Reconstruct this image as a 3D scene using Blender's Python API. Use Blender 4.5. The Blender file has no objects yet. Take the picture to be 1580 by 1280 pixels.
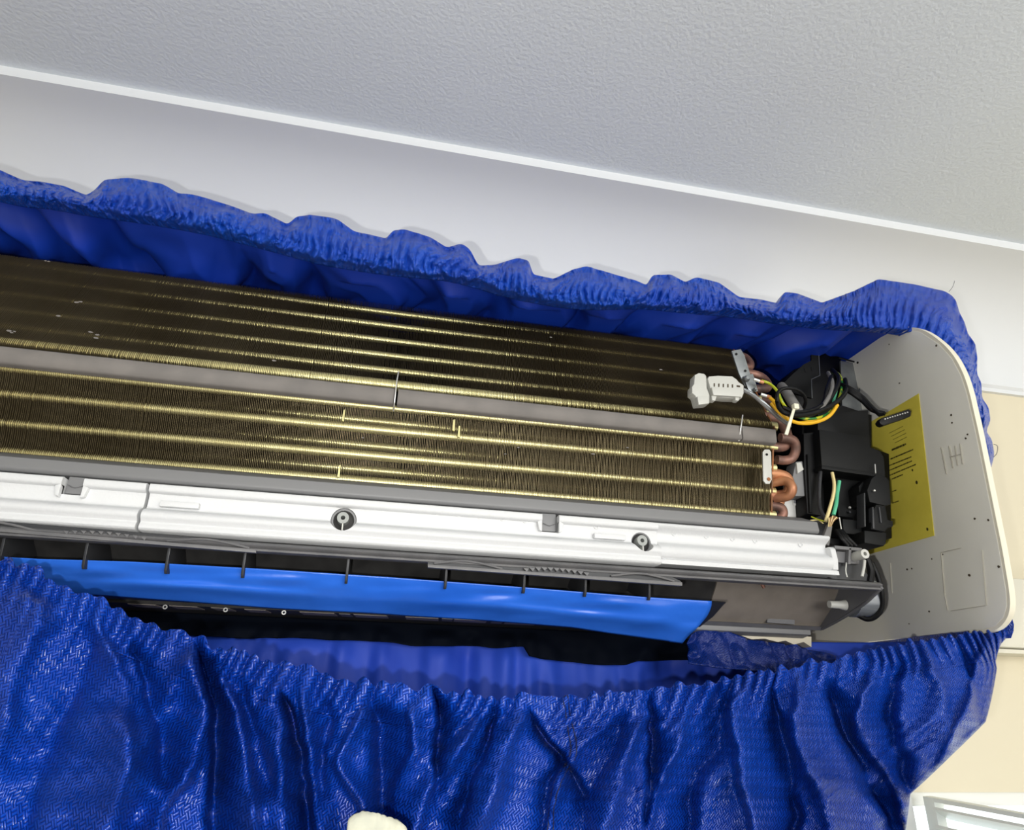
import bpy, bmesh, math, random
import numpy as np
from mathutils import Vector, Matrix
random.seed(4); rng = np.random.default_rng(11)

# ------------------------------------------------------------------ camera
S = 0.5                       # metres per layout unit
CAMZ = 1.75                   # camera height above the floor
F = 1018.0                    # focal length in pixels of a 1580 wide frame
A = np.array([[5645, 585, F], [-228, 427, F], [64.5, -2395, F]], float)
A /= np.linalg.norm(A, axis=1)[:, None]
_u, _s, _v = np.linalg.svd(A); R = _u @ _v      # rows: world X, Y, Z in camera axes (right, down, forward)
C = bpy.context.scene.collection
cam = bpy.data.objects.new('camera', bpy.data.cameras.new('camera')); C.objects.link(cam)
M = Matrix.Identity(4)
for i in range(3):
    M[i][0] = R[i, 0]; M[i][1] = -R[i, 1]; M[i][2] = -R[i, 2]
M[0][3] = 0; M[1][3] = 0; M[2][3] = CAMZ
cam.matrix_world = M
cam.data.sensor_width = 36; cam.data.lens = F / 1580 * 36; cam.data.clip_start = .01
bpy.context.scene.camera = cam
# ------------------------------------------------------------------ light
w = bpy.data.worlds.new('world'); bpy.context.scene.world = w; w.use_nodes = True
bg = w.node_tree.nodes['Background']; bg.inputs[0].default_value = (.93, .97, 1, 1); bg.inputs[1].default_value = .34
def lamp(kind, name, loc, energy, color=(1, 1, 1), **k):
    l = bpy.data.lights.new(name, kind); l.energy = energy; l.color = color
    for a, b in k.items(): setattr(l, a, b)
    o = bpy.data.objects.new(name, l); C.objects.link(o); o.location = loc; return o
flash = lamp('POINT', 'phone_flash', (-.03, 0, CAMZ - .02), 6.0, (1, .985, .95), shadow_soft_size=.004)
def aim(o, d): o.rotation_euler = Vector(d).to_track_quat('-Z', 'Y').to_euler()
room = lamp('AREA', 'room_light', (.9, -2.3, 1.9), 50, (1, .985, .955), shape='RECTANGLE', size=1.5, size_y=.9)
aim(room, (-.5, 2.8, 0))
up = lamp('AREA', 'ceiling_fill', (1.3, -1.1, .9), 6.5, (1, .985, .96), shape='DISK', size=.7)  # added unseen fill that brightens the ceiling, no known lamp of the room
aim(up, (-.15, .25, 1))
vs = bpy.context.scene.view_settings
vs.view_transform = 'Standard'; vs.look = 'None'; vs.gamma = 1; vs.use_curve_mapping = False; vs.exposure = 0.0

# ------------------------------------------------------------------ helpers
def ray(px, py):
    return R @ np.array([px - 790, py - 640, F])
def P(px, py, y=None, x=None, z=None):
    v = ray(px, py)
    k = y / v[1] if y is not None else (x / v[0] if x is not None else z / v[2])
    return tuple(v * k)
def proj(Q):
    Q = np.asarray(Q); c = Q @ R
    return 790 + F * c[..., 0] / c[..., 2], 640 + F * c[..., 1] / c[..., 2]
PX = .0011
def smooth(pts, n=8):
    p = np.array(pts, float)
    if len(p) < 3: return p
    e = np.vstack([2 * p[0] - p[1], p, 2 * p[-1] - p[-2]]); out = []
    for i in range(len(p) - 1):
        a, b, c, d = e[i:i + 4]
        for t in np.linspace(0, 1, n, endpoint=False):
            out.append(.5 * (2 * b + (c - a) * t + (2 * a - 5 * b + 4 * c - d) * t * t + (3 * b - a - 3 * c + d) * t ** 3))
    out.append(p[-1]); return np.array(out)

class MB:
    def __init__(s): s.v = []; s.f = []
    def add(s, vs, fs):
        o = len(s.v); s.v += [tuple(a) for a in vs]; s.f += [[o + i for i in f] for f in fs]
    def box(s, x0, x1, y0, y1, z0, z1):
        s.add([(x, y, z) for x in (x0, x1) for y in (y0, y1) for z in (z0, z1)],
              [(0, 1, 3, 2), (4, 6, 7, 5), (0, 4, 5, 1), (2, 3, 7, 6), (0, 2, 6, 4), (1, 5, 7, 3)]); return s
    def prism(s, pts, off):        # planar outline pushed along a vector
        n = len(pts); off = np.array(off, float); p = np.array(pts, float)
        s.add(list(p) + list(p + off), [list(range(n)), list(range(2 * n - 1, n - 1, -1))] +
              [(i, (i + 1) % n, n + (i + 1) % n, n + i) for i in range(n)]); return s
    def prof(s, yz, x0, x1): return s.prism([(x0, y, z) for y, z in yz], (x1 - x0, 0, 0))
    def slab(s, pp, y0, depth): return s.prism([P(a, b, y=y0) for a, b in pp], (0, depth, 0))
    def xslab(s, pp, x0, depth): return s.prism([P(a, b, x=x0) for a, b in pp], (depth, 0, 0))
    def tube(s, pts, r, n=8, sm=6, caps=True):
        p = smooth(pts, sm); m = len(p); rr = r if hasattr(r, '__len__') else None
        t = np.gradient(p, axis=0); t /= np.linalg.norm(t, axis=1)[:, None] + 1e-12
        ref = np.array([0, 0, 1.]) if abs(t[0][2]) < .9 else np.array([0, 1., 0]); vs = []
        a = np.cross(t[0], ref); a /= np.linalg.norm(a)
        for i in range(m):
            a = a - t[i] * (a @ t[i]); a /= np.linalg.norm(a) + 1e-12; b = np.cross(t[i], a)
            q = np.interp(i / (m - 1), np.linspace(0, 1, len(rr)), rr) if rr is not None else r
            for k in range(n):
                h = 2 * math.pi * k / n; vs.append(p[i] + q * (math.cos(h) * a + math.sin(h) * b))
        fs = [(i * n + k, i * n + (k + 1) % n, (i + 1) * n + (k + 1) % n, (i + 1) * n + k) for i in range(m - 1) for k in range(n)]
        if caps: fs += [list(range(n))[::-1], [(m - 1) * n + k for k in range(n)]]
        s.add(vs, fs); return s
    def cyl(s, a, b, r0, r1=None, n=20): return s.tube([a, b], [r0, r0 if r1 is None else r1], n, 1)
    def ring(s, c, ax, r0, r1, h, n=24):   # washer / sleeve
        c = np.array(c, float); ax = np.array(ax, float); ax /= np.linalg.norm(ax)
        u = np.cross(ax, (0, 0, 1.) if abs(ax[2]) < .9 else (0, 1., 0)); u /= np.linalg.norm(u); v = np.cross(ax, u); vs = []
        for k in range(n):
            d = math.cos(2 * math.pi * k / n) * u + math.sin(2 * math.pi * k / n) * v
            vs += [c + d * r0, c + d * r1, c + d * r1 + ax * h, c + d * r0 + ax * h]
        s.add(vs, [(4 * k + j, 4 * ((k + 1) % n) + j, 4 * ((k + 1) % n) + (j + 1) % 4, 4 * k + (j + 1) % 4) for k in range(n) for j in range(4)]); return s
    def build(s, name, mat, parent=None, bevel=0, auto=40, uv=None):
        me = bpy.data.meshes.new(name); org = np.zeros(3)
        if parent is not None:
            q = parent
            while q is not None: org = org + np.array(q.location); q = q.parent
        v = np.array(s.v, float) * S + np.array([0, 0, CAMZ])
        if parent is None:
            org = np.array([(v[:, 0].min() + v[:, 0].max()) / 2, (v[:, 1].min() + v[:, 1].max()) / 2, v[:, 2].min()])
        v = v - org
        me.from_pydata([tuple(a) for a in v], [], s.f)
        if uv is not None:
            l = me.uv_layers.new(name='UVMap'); idx = np.zeros(len(me.loops), int); me.loops.foreach_get('vertex_index', idx)
            l.data.foreach_set('uv', np.asarray(uv)[idx].ravel())
        bm = bmesh.new(); bm.from_mesh(me); bmesh.ops.recalc_face_normals(bm, faces=bm.faces)
        if bevel:
            es = [e for e in bm.edges if len(e.link_faces) == 2 and e.calc_face_angle(0) > .6]
            bmesh.ops.bevel(bm, geom=es, offset=bevel * S, segments=2, affect='EDGES', clamp_overlap=True, profile=.6)
        bm.to_mesh(me); bm.free()
        me.polygons.foreach_set('use_smooth', [True] * len(me.polygons))
        if auto: me.set_sharp_from_angle(angle=math.radians(auto))
        if mat: me.materials.append(mat)
        o = bpy.data.objects.new(name, me); C.objects.link(o)
        if parent is not None: o.parent = parent
        else: o.location = org
        return o
def grid(name, mat, V, UV, parent=None, thick=0):
    """V (n,m,3) sheet; thick gives it a second skin"""
    n, m, _ = V.shape
    b = MB(); b.v = V.reshape(-1, 3)
    i, j = np.meshgrid(np.arange(n - 1), np.arange(m - 1), indexing='ij'); a = (i * m + j).ravel()
    f = np.stack([a, a + 1, a + m + 1, a + m], 1)
    me = bpy.data.meshes.new(name); v = np.asarray(b.v) * S + np.array([0, 0, CAMZ])
    org = np.array(parent.location) if parent is not None else np.array([v[:, 0].mean(), v[:, 1].mean(), v[:, 2].min()])
    v = v - org
    me.from_pydata(v.tolist(), [], f.tolist())
    l = me.uv_layers.new(name='UVMap'); l.data.foreach_set('uv', (UV.reshape(-1, 2) * S)[f.ravel()].ravel())
    me.polygons.foreach_set('use_smooth', [True] * len(me.polygons)); me.materials.append(mat)
    o = bpy.data.objects.new(name, me); C.objects.link(o)
    if parent is not None: o.parent = parent
    else: o.location = org
    if thick:
        so = o.modifiers.new('thickness', 'SOLIDIFY'); so.thickness = thick; so.offset = 0
    return o
def tag(o, label=None, cat=None, group=None, kind=None):
    if label: o['label'] = label
    if cat: o['category'] = cat
    if group: o['group'] = group
    if kind: o['kind'] = kind
    return o
def empty(name, loc, label, cat, parent=None):
    o = bpy.data.objects.new(name, None); C.objects.link(o); o.empty_display_size = .05
    o.location = (loc[0] * S, loc[1] * S, loc[2] * S + CAMZ); tag(o, label, cat); return o
def sub(name, parent):            # empty part with the same origin as its thing
    o = bpy.data.objects.new(name, None); C.objects.link(o); o.parent = parent; o.empty_display_size = .03; return o
# smooth lattice noise for shaping cloth
def vnoise(x, y, seed=0):
    g = np.random.default_rng(seed).random((256, 256))
    xi = np.floor(x).astype(int); yi = np.floor(y).astype(int); fx = x - xi; fy = y - yi
    fx = fx * fx * (3 - 2 * fx); fy = fy * fy * (3 - 2 * fy); a = lambda i, j: g[i % 256, j % 256]
    return ((a(xi, yi) * (1 - fx) + a(xi + 1, yi) * fx) * (1 - fy) + (a(xi, yi + 1) * (1 - fx) + a(xi + 1, yi + 1) * fx) * fy) * 2 - 1
def ss(x, a, b): t = np.clip((x - a) / (b - a), 0, 1); return t * t * (3 - 2 * t)

# ------------------------------------------------------------------ materials
def L(c):
    return tuple((v / 255 / 12.92) if v / 255 <= .04045 else ((v / 255 + .055) / 1.055) ** 2.4 for v in c) + (1,)
def mat(name, c, rough=.5, metal=0, c2=None, scale=20, bump=0, bscale=200, spec=.5, detail=4, lo=.35, hi=.7, stretch=None, trans=0, dist=.001):
    m = bpy.data.materials.new(name); m.use_nodes = True; nt = m.node_tree; n = nt.nodes; b = n['Principled BSDF']
    b.inputs['Base Color'].default_value = L(c); b.inputs['Roughness'].default_value = rough
    b.inputs['Metallic'].default_value = metal; b.inputs['Specular IOR Level'].default_value = spec
    if trans: b.inputs['Transmission Weight'].default_value = trans
    tc = n.new('ShaderNodeTexCoord'); src = tc.outputs['Object']
    if stretch:
        mp = n.new('ShaderNodeMapping'); mp.inputs['Scale'].default_value = stretch; nt.links.new(src, mp.inputs[0]); src = mp.outputs[0]
    if c2:
        t = n.new('ShaderNodeTexNoise'); t.inputs['Scale'].default_value = scale; t.inputs['Detail'].default_value = detail
        r = n.new('ShaderNodeValToRGB'); r.color_ramp.elements[0].color = L(c); r.color_ramp.elements[1].color = L(c2)
        r.color_ramp.elements[0].position = lo; r.color_ramp.elements[1].position = hi
        nt.links.new(src, t.inputs['Vector']); nt.links.new(t.outputs[0], r.inputs[0]); nt.links.new(r.outputs[0], b.inputs['Base Color'])
    if bump:
        t = n.new('ShaderNodeTexNoise'); t.inputs['Scale'].default_value = bscale; t.inputs['Detail'].default_value = 3
        u = n.new('ShaderNodeBump'); u.inputs['Strength'].default_value = bump; u.inputs['Distance'].default_value = dist
        nt.links.new(src, t.inputs['Vector']); nt.links.new(t.outputs[0], u.inputs['Height']); nt.links.new(u.outputs[0], b.inputs['Normal'])
    return m
def tarp(name, c, c2, rough=.3, coat=.18, cell=.0036, bump=.6, crinkle=.0, rot=.6, spec=.5, crs=120):
    m = mat(name, c, rough, spec=spec); nt = m.node_tree; n = nt.nodes; k = nt.links.new; b = n['Principled BSDF']
    uv = n.new('ShaderNodeUVMap'); mp = n.new('ShaderNodeMapping'); mp.inputs['Rotation'].default_value = (0, 0, rot)
    mp.inputs['Scale'].default_value = (1 / cell,) * 3; k(uv.outputs[0], mp.inputs[0])
    sp = n.new('ShaderNodeSeparateXYZ'); k(mp.outputs[0], sp.inputs[0])
    def mth(op, a, bb=None, cc=None):
        q = n.new('ShaderNodeMath'); q.operation = op
        for i, z in enumerate((a, bb, cc)):
            if z is None: continue
            if isinstance(z, (int, float)): q.inputs[i].default_value = z
            else: k(z, q.inputs[i])
        return q.outputs[0]
    U, V = sp.outputs[0], sp.outputs[1]
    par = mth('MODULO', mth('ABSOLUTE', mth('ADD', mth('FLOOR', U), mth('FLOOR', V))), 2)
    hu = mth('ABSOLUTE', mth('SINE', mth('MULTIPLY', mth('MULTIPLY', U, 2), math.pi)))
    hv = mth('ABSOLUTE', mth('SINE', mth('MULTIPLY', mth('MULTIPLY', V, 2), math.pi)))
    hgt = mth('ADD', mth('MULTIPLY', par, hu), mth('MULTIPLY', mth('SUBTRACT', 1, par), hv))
    bp = n.new('ShaderNodeBump'); bp.inputs['Strength'].default_value = bump; bp.inputs['Distance'].default_value = .0006; k(hgt, bp.inputs['Height'])
    t = n.new('ShaderNodeTexNoise'); t.inputs['Scale'].default_value = crs; t.inputs['Detail'].default_value = 6; t.inputs['Roughness'].default_value = .65
    tc = n.new('ShaderNodeTexCoord'); k(tc.outputs['Object'], t.inputs['Vector'])
    b2 = n.new('ShaderNodeBump'); b2.inputs['Strength'].default_value = crinkle; b2.inputs['Distance'].default_value = .002; k(t.outputs[0], b2.inputs['Height']); k(bp.outputs[0], b2.inputs['Normal'])
    k(b2.outputs[0], b.inputs['Normal'])
    t2 = n.new('ShaderNodeTexNoise'); t2.inputs['Scale'].default_value = 9; t2.inputs['Detail'].default_value = 5; k(tc.outputs['Object'], t2.inputs['Vector'])
    r = n.new('ShaderNodeValToRGB'); r.color_ramp.elements[0].color = L(c); r.color_ramp.elements[1].color = L(c2)
    r.color_ramp.elements[0].position = .35; r.color_ramp.elements[1].position = .7; k(t2.outputs[0], r.inputs[0])
    mx = n.new('ShaderNodeMix'); mx.data_type = 'RGBA'; mx.blend_type = 'MULTIPLY'; k(mth('MULTIPLY', mth('SUBTRACT', 1, hgt), .85), mx.inputs[0])  # gaps of the weave darkened in the colour, painted shade between threads
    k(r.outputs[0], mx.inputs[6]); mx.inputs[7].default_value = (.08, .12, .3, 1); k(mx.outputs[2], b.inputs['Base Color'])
    b.inputs['Coat Weight'].default_value = coat; b.inputs['Coat Roughness'].default_value = .16; k(b2.outputs[0], b.inputs['Coat Normal'])
    return m
m_ceil = mat('ceiling_paint', (226, 232, 238), .85, c2=(220, 226, 230), scale=1.5, bump=.45, bscale=250, dist=.0018)
m_cove = mat('cornice_paint', (228, 231, 234), .6, bump=.1, bscale=60, stretch=(.15, 1, 1))
m_wall = mat('cream_wall_paint', (226, 217, 192), .8, bump=.08, bscale=180)
m_duct = mat('duct_plastic', (226, 222, 205), .5)
m_white = mat('white_gloss_paint', (236, 238, 236), .35)
m_floor = mat('floor_boards', (150, 140, 128), .5, c2=(130, 120, 108), scale=6, stretch=(1, 8, 1))
m_case = mat('casing_plastic', (226, 224, 214), .45, c2=(216, 214, 205), scale=9, spec=.35)
m_rim = mat('casing_rim_plastic', (232, 226, 206), .4)
m_emb = mat('embossed_plastic', (186, 182, 170), .4)
m_grime = mat('grime', (70, 60, 45), .9)
m_sticker = mat('yellow_sticker', (226, 210, 84), .5, c2=(212, 196, 76), scale=30, spec=.3)
m_ink = mat('dark_ink', (62, 56, 16), .6)
m_fin = mat('gold_coated_fins', (126, 114, 88), .45, .8, c2=(100, 88, 64), scale=14)
m_collar = mat('gold_tube_collars', (226, 218, 162), .40, .8, c2=(208, 198, 142), scale=40)
m_strip = mat('dusty_grey_strip', (124, 119, 115), .75, c2=(110, 106, 103), scale=40)
m_pan = mat('grey_drain_pan', (120, 120, 121), .5)
m_foam = mat('white_foam', (208, 209, 210), .6, bump=.25, bscale=420, spec=.3)
m_rail = mat('grey_outlet_plastic', (106, 105, 106), .5, c2=(92, 92, 94), scale=60)
m_vane = mat('dark_vane_plastic', (46, 47, 50), .5)
m_dark = mat('dirty_dark_interior', (46, 45, 44), .7, c2=(28, 27, 27), scale=70, detail=8)
m_taupe = mat('taupe_scroll_plastic', (134, 126, 117), .55, c2=(124, 116, 108), scale=60)
m_tri = mat('dark_grey_end_plastic', (90, 90, 93), .5)
m_tape = mat('blue_tape', (46, 108, 216), .3, c2=(34, 94, 200), scale=12, bump=.35, bscale=45, dist=.002)
m_black = mat('black_plastic', (12, 13, 14), .55, c2=(17, 18, 19), scale=30, spec=.2)
m_rubber = mat('black_rubber', (8, 8, 10), .5, spec=.25)
m_steel = mat('galvanised_steel', (160, 164, 166), .38, .8, c2=(130, 134, 136), scale=50)
m_copper = mat('tarnished_copper', (158, 114, 98), .5, .35, c2=(70, 58, 56), scale=55, detail=6)
m_copper2 = mat('orange_copper', (202, 142, 100), .45, .35, c2=(150, 98, 76), scale=45)
m_rust = mat('rusty_end_plate', (150, 92, 50), .6, .4, c2=(92, 78, 60), scale=50)
m_conn = mat('white_nylon', (190, 190, 184), .4)
m_tie = mat('zip_tie_nylon', (226, 222, 200), .4)
m_yel = mat('yellow_wire', (232, 178, 36), .35)
m_yg = mat('yellow_green_wire', (176, 184, 40), .35, c2=(34, 110, 50), scale=60, lo=.49, hi=.51)
m_green = mat('mint_wire', (84, 178, 138), .4)
m_cream = mat('cream_wire', (226, 208, 150), .4)
m_brown = mat('brown_wire', (124, 84, 52), .5)
m_grey = mat('grey_sleeve', (108, 106, 104), .6)
m_pin = mat('bright_pin', (230, 230, 225), .3, .6)
m_motor = mat('brushed_motor_can', (150, 154, 160), .4, .5, stretch=(1, 1, 12), c2=(126, 130, 136), scale=30)
m_label = mat('white_label', (214, 214, 210), .5)
m_boss = mat('grey_boss', (150, 153, 150), .5)
m_rag = mat('off_white_plaster', (206, 198, 178), .8, bump=.4, bscale=120)
m_lining = mat('periwinkle_lining', (40, 76, 190), .6, spec=.3, c2=(30, 60, 168), scale=12)
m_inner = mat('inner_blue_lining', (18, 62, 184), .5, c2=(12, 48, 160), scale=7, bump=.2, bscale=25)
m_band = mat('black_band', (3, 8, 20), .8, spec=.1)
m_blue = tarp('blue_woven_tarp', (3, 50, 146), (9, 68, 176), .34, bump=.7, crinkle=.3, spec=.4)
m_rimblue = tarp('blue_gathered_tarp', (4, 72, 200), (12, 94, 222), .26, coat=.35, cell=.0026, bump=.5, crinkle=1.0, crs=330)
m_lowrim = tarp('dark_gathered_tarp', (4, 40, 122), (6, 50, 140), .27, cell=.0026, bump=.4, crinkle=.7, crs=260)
m_thread = mat('navy_thread', (10, 14, 50), .7)
m_cloth = mat('off_white_cloth', (188, 187, 168), .85, c2=(170, 171, 158), scale=60, bump=.5, bscale=120)
m_shut = mat('shutter_white', (240, 246, 244), .35)
m_glass = mat('daylight_glow_pane', (235, 245, 250), .3)
m_glass.node_tree.nodes['Principled BSDF'].inputs['Emission Color'].default_value = (.86, .95, 1, 1); m_glass.node_tree.nodes['Principled BSDF'].inputs['Emission Strength'].default_value = 1.0  # emission makes the pane itself glow in place of daylight outside

# ------------------------------------------------------------------ the room
WX0, WX1, WY = -4.6, 4.2, 1.5            # wall extents (layout units); the wall face is at y = 1.5
ZF = -CAMZ / S; ZC = 1.2
wx0, wx1, wz0, wz1 = 1.19, 3.0, -1.9, -.18    # window opening
def struct(o): o['kind'] = 'structure'; return o
b = MB(); b.box(WX0, WX1, WY, WY + .3, wz1, ZC + .1); b.box(WX0, wx0, WY, WY + .3, ZF, wz1); b.box(wx1, WX1, WY, WY + .3, ZF, wz1); b.box(wx0, wx1, WY, WY + .3, ZF, wz0)
struct(b.build('wall_back', m_wall))
struct(MB().box(WX0, WX1, -6, WY + .3, ZC, ZC + .15).build('ceiling', m_ceil))
struct(MB().box(WX0, WX1, -6, WY + .3, ZF - .1, ZF).build('floor', m_floor))
struct(MB().box(WX1, WX1 + .2, -6, WY + .3, ZF, ZC).build('wall_right', m_wall))
struct(MB().box(WX0 - .2, WX0, -6, WY + .3, ZF, ZC).build('wall_left', m_wall))
# coved cornice with its small square bead where it meets the ceiling
pr = [(WY + .005, .885), (WY - .012, .885), (WY - .012, .897), (WY - .020, .905)]
for k in range(13):
    a = k / 12 * math.pi / 2
    pr.append((1.215 + .265 * math.cos(a), .92 + .255 * math.sin(a)))
pr += [(1.200, 1.176), (1.200, ZC), (WY + .005, ZC)]
struct(MB().prof(pr, WX0, WX1).build('trim_1', m_cove, auto=25))
# window in the wall at the lower right
wn = bpy.data.objects.new('window_1', None); C.objects.link(wn); wn.location = (wx0 * S, WY * S, wz0 * S + CAMZ); struct(wn)
b = MB(); b.box(wx0, wx0 + .03, WY + .02, WY + .26, wz0, wz1); b.box(wx1 - .03, wx1, WY + .02, WY + .26, wz0, wz1)
b.box(wx0, wx1, WY + .02, WY + .26, wz1 - .03, wz1); b.box(wx0, wx1, WY + .02, WY + .26, wz0, wz0 + .03); b.box(2.07, 2.11, WY + .14, WY + .2, wz0, wz1)
b.build('window_frame', m_white, wn)
MB().box(wx0 + .03, wx1 - .03, WY + .165, WY + .175, wz0 + .03, wz1 - .03).build('pane', m_glass, wn)
# open plantation shutter, swung out from the left side of the window
sx, sy0 = 1.262, 1.475
sh = empty('window_shutter', (sx, sy0, wz0), 'white louvred shutter swung open below the wall duct at lower right', 'shutter')
dv = np.array([.03, -1.0, 0]); dv /= np.linalg.norm(dv); nrm = np.array([1.0, .03, 0]); SW = .52
def shpt(a, n, z): q = np.array([sx, sy0, 0]) + dv * a + nrm * n; return (q[0], q[1], z)
def shbox(a0, a1, n0, n1, z0, z1):
    q = MB(); q.add([shpt(a, n, z) for a in (a0, a1) for n in (n0, n1) for z in (z0, z1)],
              [(0, 1, 3, 2), (4, 6, 7, 5), (0, 4, 5, 1), (2, 3, 7, 6), (0, 2, 6, 4), (1, 5, 7, 3)]); return q
for a0, a1 in ((0, .03), (SW - .03, SW)): shbox(a0, a1, -.012, .012, wz0 + .06, wz1 - .004).build('stile', m_shut, sh, bevel=.002)
shbox(.03, SW - .03, -.012, .012, wz1 - .012, wz1 - .004).build('rail', m_shut, sh); shbox(.03, SW - .03, -.012, .012, wz0 + .06, wz0 + .12).build('rail', m_shut, sh)
z = wz1 - .032; proto = None
while z > wz0 + .14:
    if proto is None:
        q = MB(); q.prism([shpt(.03, -.022, z + .012), shpt(.03, -.008, z + .005), shpt(.03, .022, z - .012), shpt(.03, .018, z - .014), shpt(.03, -.006, z - .001), shpt(.03, -.022, z + .007)], dv * (SW - .06))
        proto = q.build('slat', m_shut, sh, auto=60); z0p = z
    else:
        o = proto.copy(); C.objects.link(o); o.location.z = (z - z0p) * S
    z -= .034
shbox(.245, .255, -.034, -.027, wz0 + .15, wz1 - .03).build('tilt_rod', m_shut, sh)
b = MB().box(wx0 - .02, wx0 + .035, WY - .02, WY + .01, wz0 - .04, wz1 - .004); struct(b.build('trim_2', m_white))
# pipe duct on the wall beside the unit
pd = empty('pipe_duct', (1.5, 1.44, .135), 'cream plastic pipe cover running right along the wall from the unit', 'duct')
MB().box(1.075, WX1 - .3, 1.40, WY, .135, .305).build('cover', m_duct, pd, bevel=.012)
MB().box(1.075, WX1 - .3, 1.41, WY, .124, .133).build('base_strip', m_duct, pd)

# ------------------------------------------------------------------ the air conditioner
ac = empty('air_conditioner', (0, 1.45, .117), 'opened wall air conditioner with bare gold fins, hung inside the blue cover', 'air conditioner')
XL = -1.0; XP = 1.0                      # ends of the body; the right end panel's inner face is at XP
# right end panel (outline in y,z on x = XP) with its pale rim
o_px = [(1380, 500), (1420, 512), (1448, 530), (1468, 552), (1482, 578), (1491, 605), (1498, 635), (1505, 666), (1514, 710), (1524, 760), (1532, 800), (1540, 840), (1547, 880), (1552, 912), (1553, 935), (1548, 952), (1536, 965), (1518, 971)]
fr = [P(a, c, x=XP)[1:] for a, c in o_px]
prof_out = [(1.49, .722)] + [(max(p[0], .87), min(p[1], .722)) for p in fr] + [(1.0, .122), (1.44, .117), (1.49, .117)]
MB().prism([(XP, y, z) for y, z in prof_out], (.010, 0, 0)).build('end_panel', m_case, ac, bevel=.002)
rp = smooth([(0, y, z) for y, z in prof_out[1:-2]], 4)[:, 1:]
c = np.array([1.15, .42]); V = []
for k, p in enumerate(rp):
    g = rp[min(k + 1, len(rp) - 1)] - rp[max(k - 1, 0)]; nn = np.array([g[1], -g[0]]); nn /= np.linalg.norm(nn) + 1e-9
    if nn @ (p - c) < 0: nn = -nn
    V.append([(XP + .001, *(p - nn * .003)), (XP + .001, *(p + nn * .005)), (XP + .012, *(p + nn * .005)), (XP + .012, *(p - nn * .003))])
b = MB(); n = len(V); b.add([q for r_ in V for q in r_], [(4 * i + j, 4 * i + (j + 1) % 4, 4 * i + 4 + (j + 1) % 4, 4 * i + 4 + j) for i in range(n - 1) for j in range(4)] + [(0, 1, 2, 3), (4 * n - 1, 4 * n - 2, 4 * n - 3, 4 * n - 4)])
tag(b.build('panel_rim', m_rim, ac), 'cream rounded rim of the end panel')
# left end panel, beyond the frame
MB().prism([(XL - .028, y, z) for y, z in prof_out], (.028, 0, 0)).build('end_panel', m_case, ac)
# back chassis and base
b = MB(); b.box(XL, XP, 1.44, 1.49, .117, .77); b.build('back_chassis', m_dark, ac)
b = MB(); b.prof([(1.15, .117), (1.44, .117), (1.44, .14), (1.15, .14)], XL, .56); b.build('base_panel', m_dark, ac)
b = MB(); b.prof([(1.145, .117), (1.19, .109), (1.44, .112), (1.44, .14), (1.145, .135)], .56, .80); b.build('base_panel', m_pan, ac, bevel=.003)
# embossed marks, mould lines and specks on the inner face of the panel
def xbar(name, a, c, wid, m=m_emb, h=.0022, par=ac):
    p = np.array(P(*a, x=XP)); q = np.array(P(*c, x=XP)); d = q - p; d /= np.linalg.norm(d); s_ = np.cross(d, (1, 0, 0)) * wid * PX / 2
    return MB().prism([p - s_, q - s_, q + s_, p + s_], (-h, 0, 0)).build(name, m, par, bevel=.0006)
for a, c, wd in [((1453, 690), (1461, 731), 2.2), ((1465, 688), (1471, 722), 2), ((1474, 688), (1478, 718), 1.8), ((1482, 684), (1486, 716), 2), ((1466, 705), (1485, 700), 1.5),
                ((1453, 852), (1458, 915), 1.6), ((1458, 915), (1463, 942), 1.4), ((1453, 852), (1484, 845), .8), ((1516, 848), (1523, 934), .8), ((1468, 942), (1521, 934), .8), ((1374, 868), (1377, 915), 1.8)]:
    xbar('embossed_bar', a, c, wd)
b = MB()
for q in [(1372, 531), (1445, 533), (1388, 591), (1468, 640), (1490, 676), (1493, 670), (1504, 800), (1525, 802), (1407, 877), (1400, 878), (1438, 862), (1496, 887), (1434, 943), (1403, 962), (1541, 874), (1455, 855), (1469, 652), (1350, 905)]:
    p = np.array(P(*q, x=XP - .0006)); r = random.uniform(.0012, .0026)
    b.prism([p + np.array([0, r * math.cos(t) * random.uniform(.6, 1.3), r * math.sin(t)]) for t in np.linspace(0, 6.28, 7)[:-1]], (-.0008, 0, 0))
tag(b.build('dirt_specks', m_grime, ac), 'dark specks of dirt on the inner panel', kind='stuff')
# yellow sticker with its lines of print
st = MB().xslab([(1418, 607), (1376, 632), (1345, 650), (1330, 858), (1442, 826)], XP - .0004, -.0012).build('sticker', m_sticker, ac)
tag(st, 'yellow instruction sticker with dark lines of print')
ux = lambda t: (1357 + 50 * t, 0)
def inkline(x0, x1, y0, slope=-.33, h=2.0, word=True):
    b = MB(); x = x0
    while x < x1:
        wl = random.uniform(1.6, 4.2) if word else x1 - x0
        e = min(x + wl, x1)
        if e - x > .7:
            hh = h * random.uniform(.7, 1.05)
            b.xslab([(x, y0 + slope * (x - x0) - hh / 2), (e, y0 + slope * (e - x0) - hh / 2), (e, y0 + slope * (e - x0) + hh / 2), (x, y0 + slope * (x - x0) + hh / 2)], XP - .0017, -.0003)
        x = e + random.uniform(.3, .8)
    if b.v: b.build('print_line', m_ink, st)
inkline(1376, 1398, 694, -.42, 3.4)
inkline(1374, 1409, 708, -.42, 2); inkline(1371, 1407, 718.5, -.4, 2); inkline(1371, 1407, 726, -.42, 2); inkline(1373, 1414, 733, -.42, 2); inkline(1376, 1393, 739, -.42, 2)
inkline(1377, 1384, 758, -.35, 1.6); inkline(1377, 1387, 776, -.35, 1.6)
for k in range(4): inkline(1372 + 3 * k, 1394 + 2 * k, 668 + 5 * k, -.5, .7)
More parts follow.
